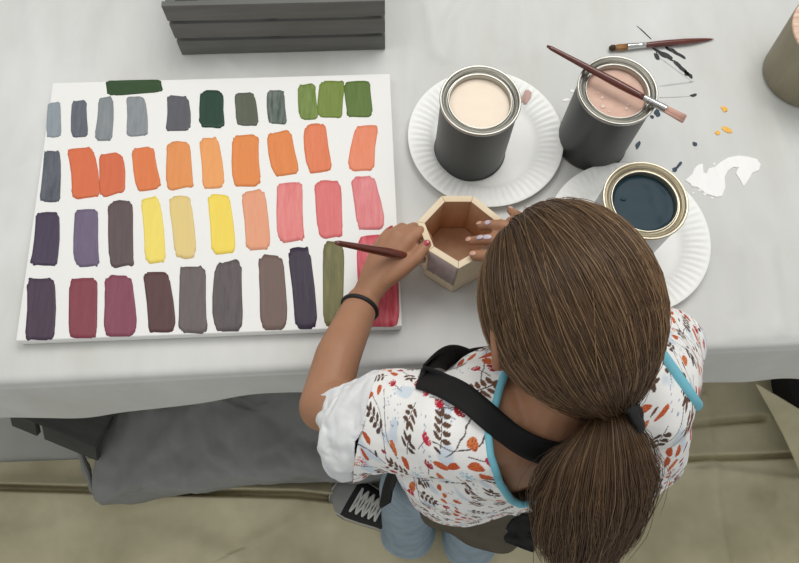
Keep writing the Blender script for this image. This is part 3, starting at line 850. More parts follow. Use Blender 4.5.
# eyes, nails
for s in (-1, 1):
    e = MB().ellipsoid(hl(.031*s, .071, -.008), (HR, HF, HU), (.0125, .0125, .0095), 20, 14).build('eye', M['eye'], None, sharp=0); gpart(e)
    i_ = MB().ellipsoid(hl(.029*s, .0815, -.0105), (HR, HF, HU), (.005, .003, .005), 14, 8).build('iris', M['iris'], None, sharp=0); i_.parent = e
def nail(c, d, up, w, l, m):
    d = d.normalized(); s = d.cross(up).normalized(); n = s.cross(d)
    o = MB().ellipsoid(c, (s, d, n), (w, l, .0011), 16, 8).build('fingernail', m, None, sharp=0); gpart(o); return o
from mathutils.bvhtree import BVHTree
BVH = BVHTree.FromPolygons([Vector(v) for v in BV], [tuple(t) for t in BT])
for Fg, Wr, names, m in ((LF, WRL, ('index','middle','ring','pinky','thumb'), M['nail_red']), (RF, WRR, ('index','middle','ring','pinky','thumb'), M['nail'])):
    for nm in names:
        P, R = W3(Fg[nm]); d = (P[3] - P[2]).normalized(); mid = (P[0] + P[2])/2
        back = P[1] - mid
        back = (back - d*back.dot(d)); back = back.normalized() if back.length > 1e-5 else ZU
        if nm == 'thumb' or (nm == 'pinky' and Fg is LF): back = (ZU - d*ZU.dot(d)).normalized()
        base = P[3] + d*R[3]*.1
        h = BVH.ray_cast(base + back*.03, -back)
        if h[0] is None: continue
        o = nail(h[0] + h[1]*.0002, d, h[1], .0036 if nm != 'pinky' else .003, .0046, m)
        o['label'] = 'red painted fingernail' if m is M['nail_red'] else 'bare fingernail'
# white and mauve paint smeared over the right fingertips
for nm, t_, l_ in (('index', .35, .0055), ('middle', .45, .005), ('index', -.75, .006)):
    P, R = W3(RF[nm]); a_, b_ = (P[2], P[3]) if t_ > 0 else (P[1], P[2]); d = (b_ - a_).normalized(); q_ = a_.lerp(b_, abs(t_))
    h = BVH.ray_cast(q_ + ZU*.03, -ZU)
    if h[0] is not None:
        o = nail(h[0] + h[1]*.0001, d, h[1], .0032, l_, paint((214,206,214), (186,172,186))); o.name = 'paint_smear'; o['label'] = 'pale paint smear on a right finger'
# ---- clothes: shirt
def sdpoly(px, X, Y, z):
    P = [at(x, y, z) for x, y in px]; n = len(P)
    D = np.full(X.shape, 9.0); inside = np.zeros(X.shape, bool)
    for i in range(n):
        a, b = P[i], P[(i+1) % n]
        dx, dy = b.x-a.x, b.y-a.y; t = np.clip(((X-a.x)*dx+(Y-a.y)*dy)/(dx*dx+dy*dy), 0, 1)
        D = np.minimum(D, np.hypot(X-a.x-t*dx, Y-a.y-t*dy))
        c = ((a.y > Y) != (b.y > Y)) & (X < (b.x-a.x)*(Y-a.y)/(b.y-a.y+1e-12)+a.x); inside ^= c
    return np.where(inside, -D, D)
def sdpix(px, X, Y):
    D = np.full(X.shape, 9e9); inside = np.zeros(X.shape, bool); n = len(px)
    for i in range(n):
        (ax, ay), (bx, by) = px[i], px[(i+1) % n]
        dx, dy = bx-ax, by-ay; t = np.clip(((X-ax)*dx+(Y-ay)*dy)/(dx*dx+dy*dy), 0, 1)
        D = np.minimum(D, np.hypot(X-ax-t*dx, Y-ay-t*dy))
        inside ^= ((ay > Y) != (by > Y)) & (X < (bx-ax)*(Y-ay)/(by-ay+1e-12)+ax)
    return np.where(inside, -D, D)/950
def plane_g(V, p, q, keep, tilt=None):
    """half space bounded by the plane through p, q and a direction (vertical unless tilt); positive on the side of keep"""
    d = (q - p); n = d.cross(tilt or ZU).normalized()
    if (keep - p).dot(n) < 0: n = -n
    return (V - np.array(p)) @ np.array(n)
def shirt():
    b = MB(); b.rings(torso_rings(.013, 1))
    b.chain([SPINE[5][0].lerp(SHL, .4), SHL, SHL.lerp(ELL, .45), at(360, 430, .845), at(347, 410, .825), at(349, 378, .815)], [.060, .053, .050, .047, .039, .036], 28)
    b.capsule(at(366, 436, .836), at(352, 450, .825), .046, .032, 28)
    b.chain([SPINE[5][0].lerp(SHR, .4), SHR, SHR.lerp(ELR, .35), SHR.lerp(ELR, .85)], [.060, .053, .050, .048], 28)
    b.capsule(at(640, 425, .85), at(630, 445, .78), .05, .06, 28)
    me = remesh(b, .0020, 10, .6)
    V, T = to_arrays(me)
    # soft folds
    N = np.empty(len(me.vertices)*3); me.vertices.foreach_get('normal', N); N = N.reshape(-1, 3)
    d = np.array([0.0045*fbm(v[0], v[1], v[2], 16, 2) + 0.0022*math.sin(70*(v[0]*.8 + v[1]*.5 + v[2]*.35) + 5*noise.noise(Vector(v)*9)) * max(0, noise.noise(Vector(v)*12 + Vector((3,1,7)))+.25) for v in V])
    V = V + N*d[:, None]
    bpy.data.meshes.remove(me)
    hole = [(500,386),(494,408),(487,428),(490,455),(500,484),(511,500),(523,506),(538,499),(556,482),(588,450),(612,420),(626,388),(604,350),(540,338),(508,366)]
    q_ = (V - np.array(CAMP)) @ np.array(RM); PXX = 399.5 + FPX*q_[:, 0]/-q_[:, 2]; PYY = 281.5 - FPX*q_[:, 1]/-q_[:, 2]
    sd = sdpix(hole, PXX, PYY)
    g = np.where(V[:, 2] > .80, sd, .05)
    V, T = clip(V, T, g)
    neck = max([lp for lp in boundary_loops(T)], key=lambda l: np.mean(V[l][:, 2]) if len(l) > 60 else -1)
    neckP = smooth_loop(V[neck], 12)
    # lower hem
    V, T = clip(V, T, V[:, 2] - .690 - .012*np.sin(V[:, 0]*40))
    # left opening (towards the forearm)
    p, q = at(376, 378, .82), at(311, 402, .82)
    gl = plane_g(V, p, q, at(360, 450, .82))
    gl = np.where(V[:, 0] < .27, gl, .05)
    gl = np.where(V[:, 1] > -.33, gl, np.maximum(gl, .002))
    V, T = clip(V, T, gl)
    # right opening
    n = (ELR - SHR).normalized(); gr = -((V - np.array(SHR.lerp(ELR, .80))) @ np.array(n)); gr = np.where(V[:, 0] > .44, gr, .05)
    V, T = clip(V, T, gr)
    return V, T, neckP
SV, ST, neckP = shirt()
# armhole band of the right sleeve
pR, qR = at(659, 352, .89), at(694, 402, .87)
gg = plane_g(SV, pR, qR, at(720, 340, .88), (CAMP - pR)); gg = np.where(SV[:, 0] > .43, gg, -.05)
v_, t_2 = clip(SV, ST, gg)
lps = boundary_loops(t_2)
bandP = None; best = 0
for lp in lps:
    P = v_[lp]; dd = np.abs(plane_g(P, pR, qR, at(720, 340, .88), CAMP - pR)) < .0006
    if dd.sum() > best:
        best = dd.sum(); k0 = int(np.argmin(dd)) if not dd.all() else 0
        dd = np.roll(dd, -k0); bandP = smooth_loop(np.roll(P, -k0, 0)[dd], 10, closed=False)[2:-6]
# turned-back white cuff of the left sleeve
pc, qc = at(380, 380, .84), at(352, 482, .84)
gc = plane_g(SV, pc, qc, at(450, 430, .84)); gc = np.where(SV[:, 0] < .25, gc, .05); gc = np.where(SV[:, 2] > .74, gc, .05)
CV, CT_ = clip(SV, ST, -gc)
CV = CV + np.array([[  .007*fbm(v[0], v[1], v[2], 24, 3), .007*fbm(v[0]+3, v[1], v[2], 24, 3), .009*fbm(v[0], v[1]+5, v[2], 24, 3)] for v in CV])
SV, ST = clip(SV, ST, gc)

def refine(V, T):
    E = np.sort(np.concatenate([T[:, [0,1]], T[:, [1,2]], T[:, [2,0]]]), 1); u, inv = np.unique(E, axis=0, return_inverse=True); inv = inv.ravel()
    n = len(T); m = len(V) + inv; a, b, c = m[:n], m[n:2*n], m[2*n:]
    return np.concatenate([V, (V[u[:, 0]] + V[u[:, 1]])/2]), np.concatenate([np.stack([T[:,0], a, c], 1), np.stack([a, T[:,1], b], 1), np.stack([c, b, T[:,2]], 1), np.stack([a, b, c], 1)])
SV, ST = refine(SV, ST)
def print_colors(V):
    """flower print of the fabric: sprigs, tulips, fan leaves, pale blue blots, painted at every vertex"""
    r = np.random.default_rng(11)
    xs_ = [ELL.x, SHL.x, .385, SHR.x, ELR.x]
    yc = np.interp(V[:, 0], xs_, [ELL.y, SHL.y, -.352, SHR.y, ELR.y]); zc = np.interp(V[:, 0], xs_, [ELL.z, SHL.z - .02, .85, SHR.z - .02, ELR.z]); Rr = np.interp(V[:, 0], xs_, [.045, .056, .080, .056, .045])
    th_ = np.arctan2(V[:, 2] - zc, -(V[:, 1] - yc))
    Wv = np.where(V[:, 2] > zc, Rr*th_, np.where(V[:, 1] < yc, V[:, 2] - zc, Rr*PI - (V[:, 2] - zc)))
    side = V[:, 0] - .38
    U = V[:, 0] - (V[:, 2] - .86)*.5*np.tanh(side/.09)
    U = U*1.5; Wv = Wv*1.5
    C = np.tile(np.array(lin((240,238,234))[:3]), (len(V), 1))
    nz = np.array([noise.noise(Vector((u*38, w*38, 2.0))) for u, w in zip(U, Wv)])
    blot = np.clip((nz - .22)*6, 0, 1)[:, None]*.75
    C = C*(1-blot) + np.array(lin((196,210,222))[:3])*blot
    u0, u1, w0, w1 = U.min(), U.max(), Wv.min(), Wv.max()
    order = np.argsort(U); Us = U[order]
    def near(cu, cw, rad):
        a, b = np.searchsorted(Us, cu - rad), np.searchsorted(Us, cu + rad); idx = order[a:b]
        return idx[np.abs(Wv[idx] - cw) < rad]
    def put(idx, m, col, al=1.0):
        k = idx[m]; C[k] = C[k]*(1-al) + np.array(lin(col)[:3])*al
    def leaf(cu, cw, ang, L, B, col):
        idx = near(cu, cw, L)
        x = U[idx]-cu; y = Wv[idx]-cw; a = x*math.cos(ang)+y*math.sin(ang); b = -x*math.sin(ang)+y*math.cos(ang)
        t = a/L*2
        put(idx, (np.abs(t) < 1) & (np.abs(b) < B/2*np.sqrt(np.clip(1-t*t, 0, 1))*(1 - .25*t)), col)
    def line(p, q, w, col):
        cu, cw = (p[0]+q[0])/2, (p[1]+q[1])/2; L = math.hypot(q[0]-p[0], q[1]-p[1]); idx = near(cu, cw, L/2 + w)
        x = U[idx]-p[0]; y = Wv[idx]-p[1]; dx, dy = q[0]-p[0], q[1]-p[1]; t = np.clip((x*dx+y*dy)/(L*L+1e-12), 0, 1)
        put(idx, np.hypot(x-t*dx, y-t*dy) < w, col)
    def sprig(cu, cw, ang, n, col):
        u, w = cu, cw; bend = r.uniform(-.25, .25)
        for k in range(n):
            u2, w2 = u + .0075*math.cos(ang), w + .0075*math.sin(ang); line((u, w), (u2, w2), .0006, (70,52,50)); u, w = u2, w2; ang += bend*.5
            for s in (-1, 1):
                la = ang + s*1.15; leaf(u + .0062*math.cos(la), w + .0062*math.sin(la), la, .0098, .0052, col)
        leaf(u + .006*math.cos(ang), w + .006*math.sin(ang), ang, .0105, .0052, col)
    def tulip(cu, cw, ang, s, col):
        line((cu, cw), (cu - .02*math.cos(ang), cw - .02*math.sin(ang)), .0006, (80,60,56))
        idx = near(cu, cw, s*1.5); x = U[idx]-cu; y = Wv[idx]-cw; a = x*math.cos(ang)+y*math.sin(ang); b = -x*math.sin(ang)+y*math.cos(ang)
        rr = np.hypot(a, b); th = np.arctan2(b, a)
        top = s*(.45 + .35*np.abs(np.cos(b/s*5)))
        put(idx, (rr < s) & (a < top), col)
        put(idx, (rr < s*.95) & (np.abs(((b/s*4) % 1) - .5) < .09) & (a > -.2*s) & (a < top), (236,214,205))
    def fan(cu, cw, ang, s, col):
        idx = near(cu, cw, s*1.6); x = U[idx]-cu; y = Wv[idx]-cw; a = x*math.cos(ang)+y*math.sin(ang); b = -x*math.sin(ang)+y*math.cos(ang)
        t = a/s; m = (t > -1) & (t < 1.2) & (np.abs(b) < s*.62*np.sqrt(np.clip(1 - (t/1.2)**2, 0, 1))*(1-.2*t))
        put(idx, m, col)
        th = np.arctan2(b, a + 1.1*s); put(idx, m & (np.abs(((th*5.5) % 1) - .5) < .10), (150,62,50))
    def burst(cu, cw, s, col):
        idx = near(cu, cw, s); x = U[idx]-cu; y = Wv[idx]-cw; rr = np.hypot(x, y); th = np.arctan2(y, x)
        put(idx, (rr < s*.35) | ((rr < s) & (rr > .5*s) & (np.cos(th*9) > .35)), col)
    pts = []
    def free(u, w, d):
        for (a, b, e) in pts:
            if (a-u)**2 + (b-w)**2 < (d+e)**2: return False
        pts.append((u, w, d)); return True
    brown = [(98,72,58),(112,78,60),(90,70,62)]
    # long thin branches
    for _ in range(130):
        u, w, a = r.uniform(u0, u1), r.uniform(w0, w1), r.uniform(0, 6.3)
        for k in range(12):
            u2, w2 = u + .006*math.cos(a), w + .006*math.sin(a); line((u, w), (u2, w2), .0006, (92,76,76)); u, w = u2, w2; a += r.uniform(-.35, .35)
    for _ in range(750):
        u, w = r.uniform(u0, u1), r.uniform(w0, w1)
        if not free(u, w, .0165): continue
        a = r.uniform(0, 6.3); n_ = int(r.integers(2, 5)); sprig(u - .0042*n_*math.cos(a), w - .0042*n_*math.sin(a), a, n_, brown[int(r.integers(0, 3))])
    for _ in range(9000):
        u, w = r.uniform(u0, u1), r.uniform(w0, w1); k = r.random()
        if not free(u, w,   .0074 if k < .76 else .0045): continue
        a = r.uniform(0, 6.3)
        if k < .32: tulip(u, w, a, r.uniform(.0052, .0072), [(178,40,58),(190,52,72),(160,44,52)][int(r.integers(0, 3))])
        elif k < .66: fan(u, w, a, r.uniform(.0062, .0088), [(206,104,58),(214,122,72),(198,92,52)][int(r.integers(0, 3))])
        elif k < .76: burst(u, w, .0075, [(206,84,80),(150,192,216),(214,120,84)][int(r.integers(0, 3))])
        elif k < .85:
            for q in range(6): leaf(u + r.normal(0, .0045), w + r.normal(0, .0045), a, .0024, .0017, (150,166,190))
        else: leaf(u, w, a, .009, .0042, [(110,66,60),(150,60,70),(84,60,48)][int(r.integers(0, 3))])
    return C
def cloth_mesh(name, V, T, m, thick, parent=None, colors=None, offset=1.0, smooth=True):
    me = pymesh(V, T)
    if colors is not None:
        ca = me.color_attributes.new('print', 'FLOAT_COLOR', 'POINT')
        ca.data.foreach_set('color', np.concatenate([colors, np.ones((len(V), 1))], 1).ravel())
    o = link(name, me, m); gpart(o, parent)
    if thick:
        md = o.modifiers.new('t', 'SOLIDIFY'); md.thickness = thick; md.offset = offset
    return o
so = cloth_mesh('shirt', SV, ST, M['shirt'], .0016, colors=print_colors(SV)); so['label'] = 'white shirt printed with red, orange and brown flowers'
cu = cloth_mesh('sleeve_cuff', CV, CT_, M['cuff'], .0018, so); cu['label'] = 'turned back white sleeve cuff'
cu.matrix_parent_inverse = Matrix()
def ribbon_loop(name, P, w, m, par, lab, closed=True):
    P = [Vector(p) for p in P]; P = P[::2] + ([P[0], P[2]] if closed else [])
    o = MB().tube(P, w, 10, caps=False).build(name, m, None, sharp=0); o.parent = par; o['label'] = lab; return o
ribbon_loop('neck_binding', neckP, .0040, M['cyan'], so, 'sky blue neck binding')
if bandP is not None: ribbon_loop('armhole_binding', bandP, .0070, M['cyan'], so, 'sky blue sleeve binding', False)

# ---- apron: bib, neck strap, skirt, ties
AV = np.concatenate([BV, SV]); AT = np.concatenate([BT, ST + len(BV)])
ABVH = BVHTree.FromPolygons([Vector(v) for v in AV], [tuple(t) for t in AT])
def cast(px, py, off):
    d = (at(px, py, 0) - CAMP).normalized()
    h = ABVH.ray_cast(CAMP, d)
    return None if h[0] is None else h[0] + h[1]*off
apron = None
def strap():
    path = [(420,377),(442,385),(468,400),(492,421),(518,440),(548,453),(582,456)]
    c = catmull([Vector((x, y, 0)) for x, y in path], 46)
    nw = 7; G = []
    for i, p in enumerate(c):
        t = (c[min(i+1, 45)] - c[max(i-1, 0)]).normalized(); nrm = Vector((-t.y, t.x, 0)); row = []
        for k in range(nw):
            q = p + nrm*((k/(nw-1) - .5)*25)
            h = cast(q.x, q.y, .0075); row.append(h)
        G.append(row)
    # fill misses
    last = None
    for row in G:
        for k in range(nw):
            if row[k] is None or row[k].z < .80: row[k] = None
    for k in range(nw):
        zs = [(i, G[i][k].z) for i in range(46) if G[i][k] is not None]
        ii = [a for a, _ in zs]; zz = [b for _, b in zs]
        zi = np.interp(range(46), ii, zz)
        for _ in range(25): zi[1:-1] = np.maximum(zi[1:-1], (zi[:-2] + zi[2:])/2*1.0)
        for i in range(46):
            p = c[i]; t = (c[min(i+1, 45)] - c[max(i-1, 0)]).normalized(); nrm = Vector((-t.y, t.x, 0)); q = p + nrm*((k/(nw-1) - .5)*25)
            G[i][k] = at(q.x, q.y, float(zi[i]))
    A_ = np.array([[tuple(p) for p in row] for row in G])
    for _ in range(8): A_[1:-1] = .5*A_[1:-1] + .25*(A_[2:] + A_[:-2])
    return A_
S_ = strap()
def grid_obj(name, A_, m, par, thick, off=0.0, lab=None):
    ni, nj = A_.shape[:2]
    fs = [(i*nj+j, i*nj+j+1, (i+1)*nj+j+1, (i+1)*nj+j) for i in range(ni-1) for j in range(nj-1)]
    o = link(name, pymesh(A_.reshape(-1, 3), fs), m)
    o.parent = par if par else girl
    if not par: o.matrix_parent_inverse = GI
    md = o.modifiers.new('t', 'SOLIDIFY'); md.thickness = thick; md.offset = off
    if lab: o['label'] = lab
    return o
# bib and skirt of the apron hang in front of the child
def apron_front():
    n, m_ = 44, 30; A_ = np.zeros((m_, n, 3))
    for i in range(m_):
        v = i/(m_-1)
        z = .872*(1-v) + .50*v
        c = Vector(tuple(np.interp(z, [.56,.64,.72,.80,.86,.905], [SPINE[k][0][a] for k in range(6)]) for a in range(3))); c.z = z
        if z < .56: c = Vector((.368 - (.56 - z)*.25, -.398 - (.56-z)*.12, z))
        hw = np.interp(z, [.40,.60,.70,.80,.885], [.120,.108,.100,.088,.092]); ext = np.interp(z, [.40,.62,.74,.885], [1.35,1.35,1.1,.80])
        for j in range(n):
            u = j/(n-1)*2-1; a = u*ext
            A_[i, j] = tuple(c + TR_*(math.sin(a)*(hw+.028)) + TF*(math.cos(a)*(np.interp(z, [.4,.6,.68,.74,.8,.885],[.100,.096,.084,.084,.088,.086])) + .004*math.sin(u*9+z*14)))
    return A_
apron = grid_obj('apron', apron_front(), M['black'], None, .0022, lab='black bib apron')
st = grid_obj('neck_strap', S_, M['black'], apron, .0022, 1.0, 'black neck strap')
# strap end folding over the top corner of the bib
A0 = [Vector(p) for p in S_[0]]
bibL = Vector(apron.data.vertices[6].co); bibL2 = Vector(apron.data.vertices[14].co)
gr = []
for i in range(14):
    u = i/13; row = []
    for k in range(7):
        tgt = bibL2.lerp(bibL, k/6) - Vector((0, 0, .012))
        p = A0[k].lerp(tgt, u) + ZU*.012*math.sin(PI*u) + TF*.010*math.sin(PI*u); row.append(tuple(p))
    gr.append(row)
grid_obj('strap_end', np.array(gr), M['black'], apron, .0022)
# black crumpled tie ends behind the waist
def tie_end(p, q, w, seed):
    n = 16; A_ = np.zeros((n, 6, 3)); d = (q - p); s = d.cross(ZU).normalized()
    for i in range(n):
        u = i/(n-1)
        for k in range(6):
            v = k/5 - .5
            A_[i, k] = tuple(p + d*u + s*v*w*(1 + .5*u) + ZU*(.012*noise.noise(Vector((u*4, v*3, seed))) + .006*math.sin(v*9+u*7)))
    return A_
for (a, b_, w, sd) in (((532,517,.70),(514,545,.63),.034,1.),((548,514,.69),(549,540,.63),.03,2.),((538,520,.70),(562,534,.66),.028,4.)):
    grid_obj('waist_tie', tie_end(at(*a), at(*b_), w, sd), M['black'], apron, .002)

# ---- grey brown garment under the shirt, jeans
def skirt():
    n, m_ = 96, 26; A_ = np.zeros((m_, n+1, 3))
    for i in range(m_):
        v = i/(m_-1)
        for j in range(n+1):
            a = 2*PI*j/n
            drop_ = .575 + .03*math.sin(a*3+1) 
            z = .735*(1-v) + drop_*v
            c = Vector(tuple(np.interp(z, [.56,.64,.72,.80], [SPINE[k][0][q] for k in range(4)]) for q in range(3))); c.z = z
            f = 1 + .05*v*math.sin(a*6) + .02*v*math.sin(a*11+1)
            A_[i, j] = tuple(c + TR_*(math.cos(a)*(.101 + .006*v)*f + .006) + TF*(math.sin(a)*(.064 + .040*v**1.5)*f))
    A_[:, -1] = A_[:, 0]
    return A_
sk = grid_obj('tunic_hem', skirt(), M['olive'], None, .0018, lab='grey brown cotton hem under the shirt')
def jeans():
    b = MB()
    b.ellipsoid((.367,-.384,.575), (TR_, TF, ZU), (.100, .078, .090))
    for hip, knee, ank in LEGS:
        end = ank + (ank - knee).normalized()*.06
        b.chain([hip, hip.lerp(knee, .5), knee, knee.lerp(ank, .5), ank, end], [.062, .056, .048, .047, .051, .056], 28)
    me = remesh(b, .004, 8, .6); V, T = to_arrays(me); bpy.data.meshes.remove(me)
    V = V + np.array([[.004*noise.noise(Vector(v)*22 + Vector((9,0,0))), .004*noise.noise(Vector(v)*22), 0] for v in V])
    return clip(V, T, V[:, 2] - .052 - .2*(V[:, 1]+.50)*.2)
JV, JT = jeans()
jo = cloth_mesh('jeans', JV, JT, M['denim'], .002)
jo['label'] = 'light blue jeans'
for lp in boundary_loops(JT)[:2]:
    P = smooth_loop(JV[lp], 6); P = [Vector(p) + ZU*.006 for p in P][::2]
    o_ = MB().tube(P + [P[0]], .0035, 8, caps=False).build('trouser_hem', M['denim'], None, sharp=0); o_.parent = jo

# ---- canvas shoes
def shoe(toe, heel, name='shoe'):
    """toe, heel: floor points"""
    d = (toe - heel); L = d.length; d.normalize(); s = Vector((-d.y, d.x, 0))
    root = bpy.data.objects.new(name, None); COL.objects.link(root); root.parent = girl; root.matrix_parent_inverse = GI
    def hwid(u): return float(np.interp(u, [0, .04, .12, .3, .45, .62, .75, .86, .94, .985, 1.0], [.006, .022, .031, .032, .034, .042, .0455, .043, .034, .018, .004]))
    def loop(inset, z, lift=0.0, n=72):
        pts = []
        for k in range(n):
            a = 2*PI*k/n; u = .5 - .5*math.cos(a); w = hwid(u) - inset
            w = max(w, .002); uu = inset/L + u*(1 - 2*inset/L)
            off = -.006*math.sin(u*PI*1.3)
            pts.append(heel + d*(uu*L) + s*(w*(1 if a < PI else -1) + off) + ZU*(z + lift*max(0, u-.8)**2*4))
        return pts
    g = .009
    so_ = MB().rings([loop(.002, g), loop(0, g+.003), loop(-.0005, g+.012), loop(0, g+.022, .02), loop(.004, g+.024, .02)]).build('sole', M['sole'], None); so_.parent = root
    fx = MB().rings([loop(-.0012, g+.0145), loop(-.0018, g+.016), loop(-.0018, g+.0185), loop(-.0012, g+.020)], caps=False).build('sole_stripe', M['solegum'], None); fx.parent = so_
    # upper: lofted along the length
    rings = []; nU = 40
    for i in range(nU):
        u = .015 + .965*i/(nU-1); h = float(np.interp(u, [0, .05, .2, .34, .45, .6, .72, .85, .95, 1.0], [.068, .085, .09, .088, .076, .062, .052, .044, .034, .022])); w = max(hwid(u) - .003, .003)
        ring = []
        for k in range(25):
            a = PI*k/24
            off = -.006*math.sin(u*PI*1.3)
            ring.append(heel + d*(u*L) + s*(math.copysign(abs(math.cos(a))**.75, math.cos(a))*w*(1 - .18*math.sin(a)) + off) + ZU*(g + .022 + math.sin(a)**.8*(h - .022)))
        rings.append(ring)
    b = MB()
    cut_i = next(i for i in range(nU) if .015 + .965*i/(nU-1) > .80)
    b.rings(rings[:cut_i+1]); up = b.build('upper', M['shoe'], None); up.parent = root
    b2 = MB().rings([[p + ZU*.0006 for p in r] for r in rings[cut_i:]]); tc_ = b2.build('toe_cap', M['toe'], None, label='grey rubber toe cap'); tc_.parent = root
    # tongue strip + laces
    def surf(u, v):                                   # v in -1..1 across the top
        i = (u - .015)/.965*(nU-1); i0 = int(max(0, min(nU-2, i))); f = i - i0; k = 12 - v*11
        k0 = int(max(0, min(23, k))); g2 = k - k0
        A0 = rings[i0][k0].lerp(rings[i0][k0+1], g2); A1 = rings[i0+1][k0].lerp(rings[i0+1][k0+1], g2); return A0.lerp(A1, f)
    lc = MB()
    us = [.50, .56, .62, .68, .74]
    for q, u in enumerate(us):
        lc.tube([surf(u, -.5 + x/8) + ZU*(.0035 + .001*math.sin(x)) for x in range(9)], .0026, 6)
        if q < 4:
            lc.tube([surf(u + .06*x/8, -.5 + x/8) + ZU*.0045 for x in range(9)], .0024, 6); lc.tube([surf(u + .06*x/8, .5 - x/8) + ZU*.0055 for x in range(9)], .0024, 6)
    l_ = lc.build('laces', M['lace'], None, label='off-white laces'); l_.parent = root
    return root
shoe(at(334, 487, .012), at(425, 543, .012))
shoe(at(412, 466, .012), at(481, 549, .012))
#--SECTION hair
# ---- bracelet
c = WRL.lerp(FML, .10); ax_ = (FML - WRL).normalized(); u_ = ax_.cross(ZU).normalized(); v2 = u_.cross(ax_)
rr = .0235
hb = []
for k in range(40):
    a = 2*PI*k/40; dr = u_*math.cos(a) + v2*math.sin(a)
    h = BVH.ray_cast(c + dr*.06, -dr); r_ = (h[0] - c).length if h[0] is not None else rr
    hb.append(c + dr*(max(min(r_, .03), .018) + .0014))
hb = [Vector(p) for p in smooth_loop([tuple(p) for p in hb], 6)]
br = MB().tube(hb + [hb[0], hb[1]], .0031, 10, caps=False).build('bracelet', M['band'], None, sharp=0); gpart(br); br['label'] = 'black elastic bracelet on the left wrist'

# ---- hair
HRAD = (.0765, .094, .0885); HCC = hl(0, -.006, .008)
def hpos(d, s=1.0): return HCC + HR*(d[0]*HRAD[0]*s) + HF*(d[1]*HRAD[1]*s) + HU*(d[2]*HRAD[2]*s)
TIE = at(612, 409, .975)
tv = TIE - HCC; TD = np.array([tv.dot(HR)/HRAD[0], tv.dot(HF)/HRAD[1], tv.dot(HU)/HRAD[2]]); tie_s = np.linalg.norm(TD); TD = TD/tie_s
HPL = np.array([0, -.50, .866]); HCO = .03
def strands_mesh(paths, rads, tones, seg=3):
    """paths: S x N x 3"""
    S, N, _ = paths.shape
    t = np.empty_like(paths); t[:, 1:-1] = paths[:, 2:] - paths[:, :-2]; t[:, 0] = paths[:, 1] - paths[:, 0]; t[:, -1] = paths[:, -1] - paths[:, -2]
    t /= np.linalg.norm(t, axis=2, keepdims=True) + 1e-9
    ref = np.array([.31, -.2, .93]); u = np.cross(t, ref); u /= np.linalg.norm(u, axis=2, keepdims=True) + 1e-9; w = np.cross(t, u)
    V = np.empty((S, N, seg, 3))
    for k in range(seg):
        a = 2*PI*k/seg; V[:, :, k] = paths + (u*math.cos(a) + w*math.sin(a))*rads[..., None]
    idx = np.arange(S*N*seg).reshape(S, N, seg); F = []
    for k in range(seg):
        j = (k+1) % seg
        F.append(np.stack([idx[:, :-1, k], idx[:, :-1, j], idx[:, 1:, j], idx[:, 1:, k]], -1).reshape(-1, 4))
    F = np.concatenate(F); V = V.reshape(-1, 3)
    tone = np.repeat(tones, N*seg, 0)
    return V, F, tone
def big_mesh(V, F, tone):
    me = bpy.data.meshes.new('hair'); me.vertices.add(len(V)); me.vertices.foreach_set('co', V.ravel())
    me.loops.add(F.size); me.loops.foreach_set('vertex_index', F.ravel().astype(np.int32))
    me.polygons.add(len(F)); me.polygons.foreach_set('loop_start', np.arange(0, F.size, F.shape[1], dtype=np.int32)); me.polygons.foreach_set('loop_total', np.full(len(F), F.shape[1], dtype=np.int32))
    me.update(calc_edges=True); me.validate()
    ca = me.color_attributes.new('tone', 'FLOAT_COLOR', 'POINT'); ca.data.foreach_set('color', np.concatenate([tone, np.ones((len(V), 1))], 1).ravel())
    return me
DARK, MID, LITE = (np.array(lin(c)[:3]) for c in ((66,48,33), (110,84,58), (166,132,94)))
def tones(n, clump):
    out = np.empty((n, 3)); base = rng.random(clump.max()+1); hi = rng.random(clump.max()+1)
    for i in range(n):
        f = np.clip(.15 + .65*base[clump[i]] + rng.normal(0, .09), 0, 1); c = DARK*(1-f) + MID*f
        if hi[clump[i]] > .86 and rng.random() < .35: c = c*.5 + LITE*.5
        elif rng.random() < .03: c = c*.6 + LITE*.4
        out[i] = c
    return out
def on_sphere_hair(n):
    D = []
    while len(D) < n:
        d = rng.normal(size=3); d /= np.linalg.norm(d)
        if d @ HPL > HCO and d @ TD < .93: D.append(d)
    return np.array(D)
def hairline(n):
    e1 = np.array([1., 0, 0]); e2 = np.cross(HPL, e1); out = []
    for _ in range(n):
        a = rng.uniform(0, 2*PI); h = HCO + abs(rng.normal(0, .015)); d = HPL*h + math.sqrt(1-h*h)*(e1*math.cos(a) + e2*math.sin(a)); out.append(d)
    return np.array(out)
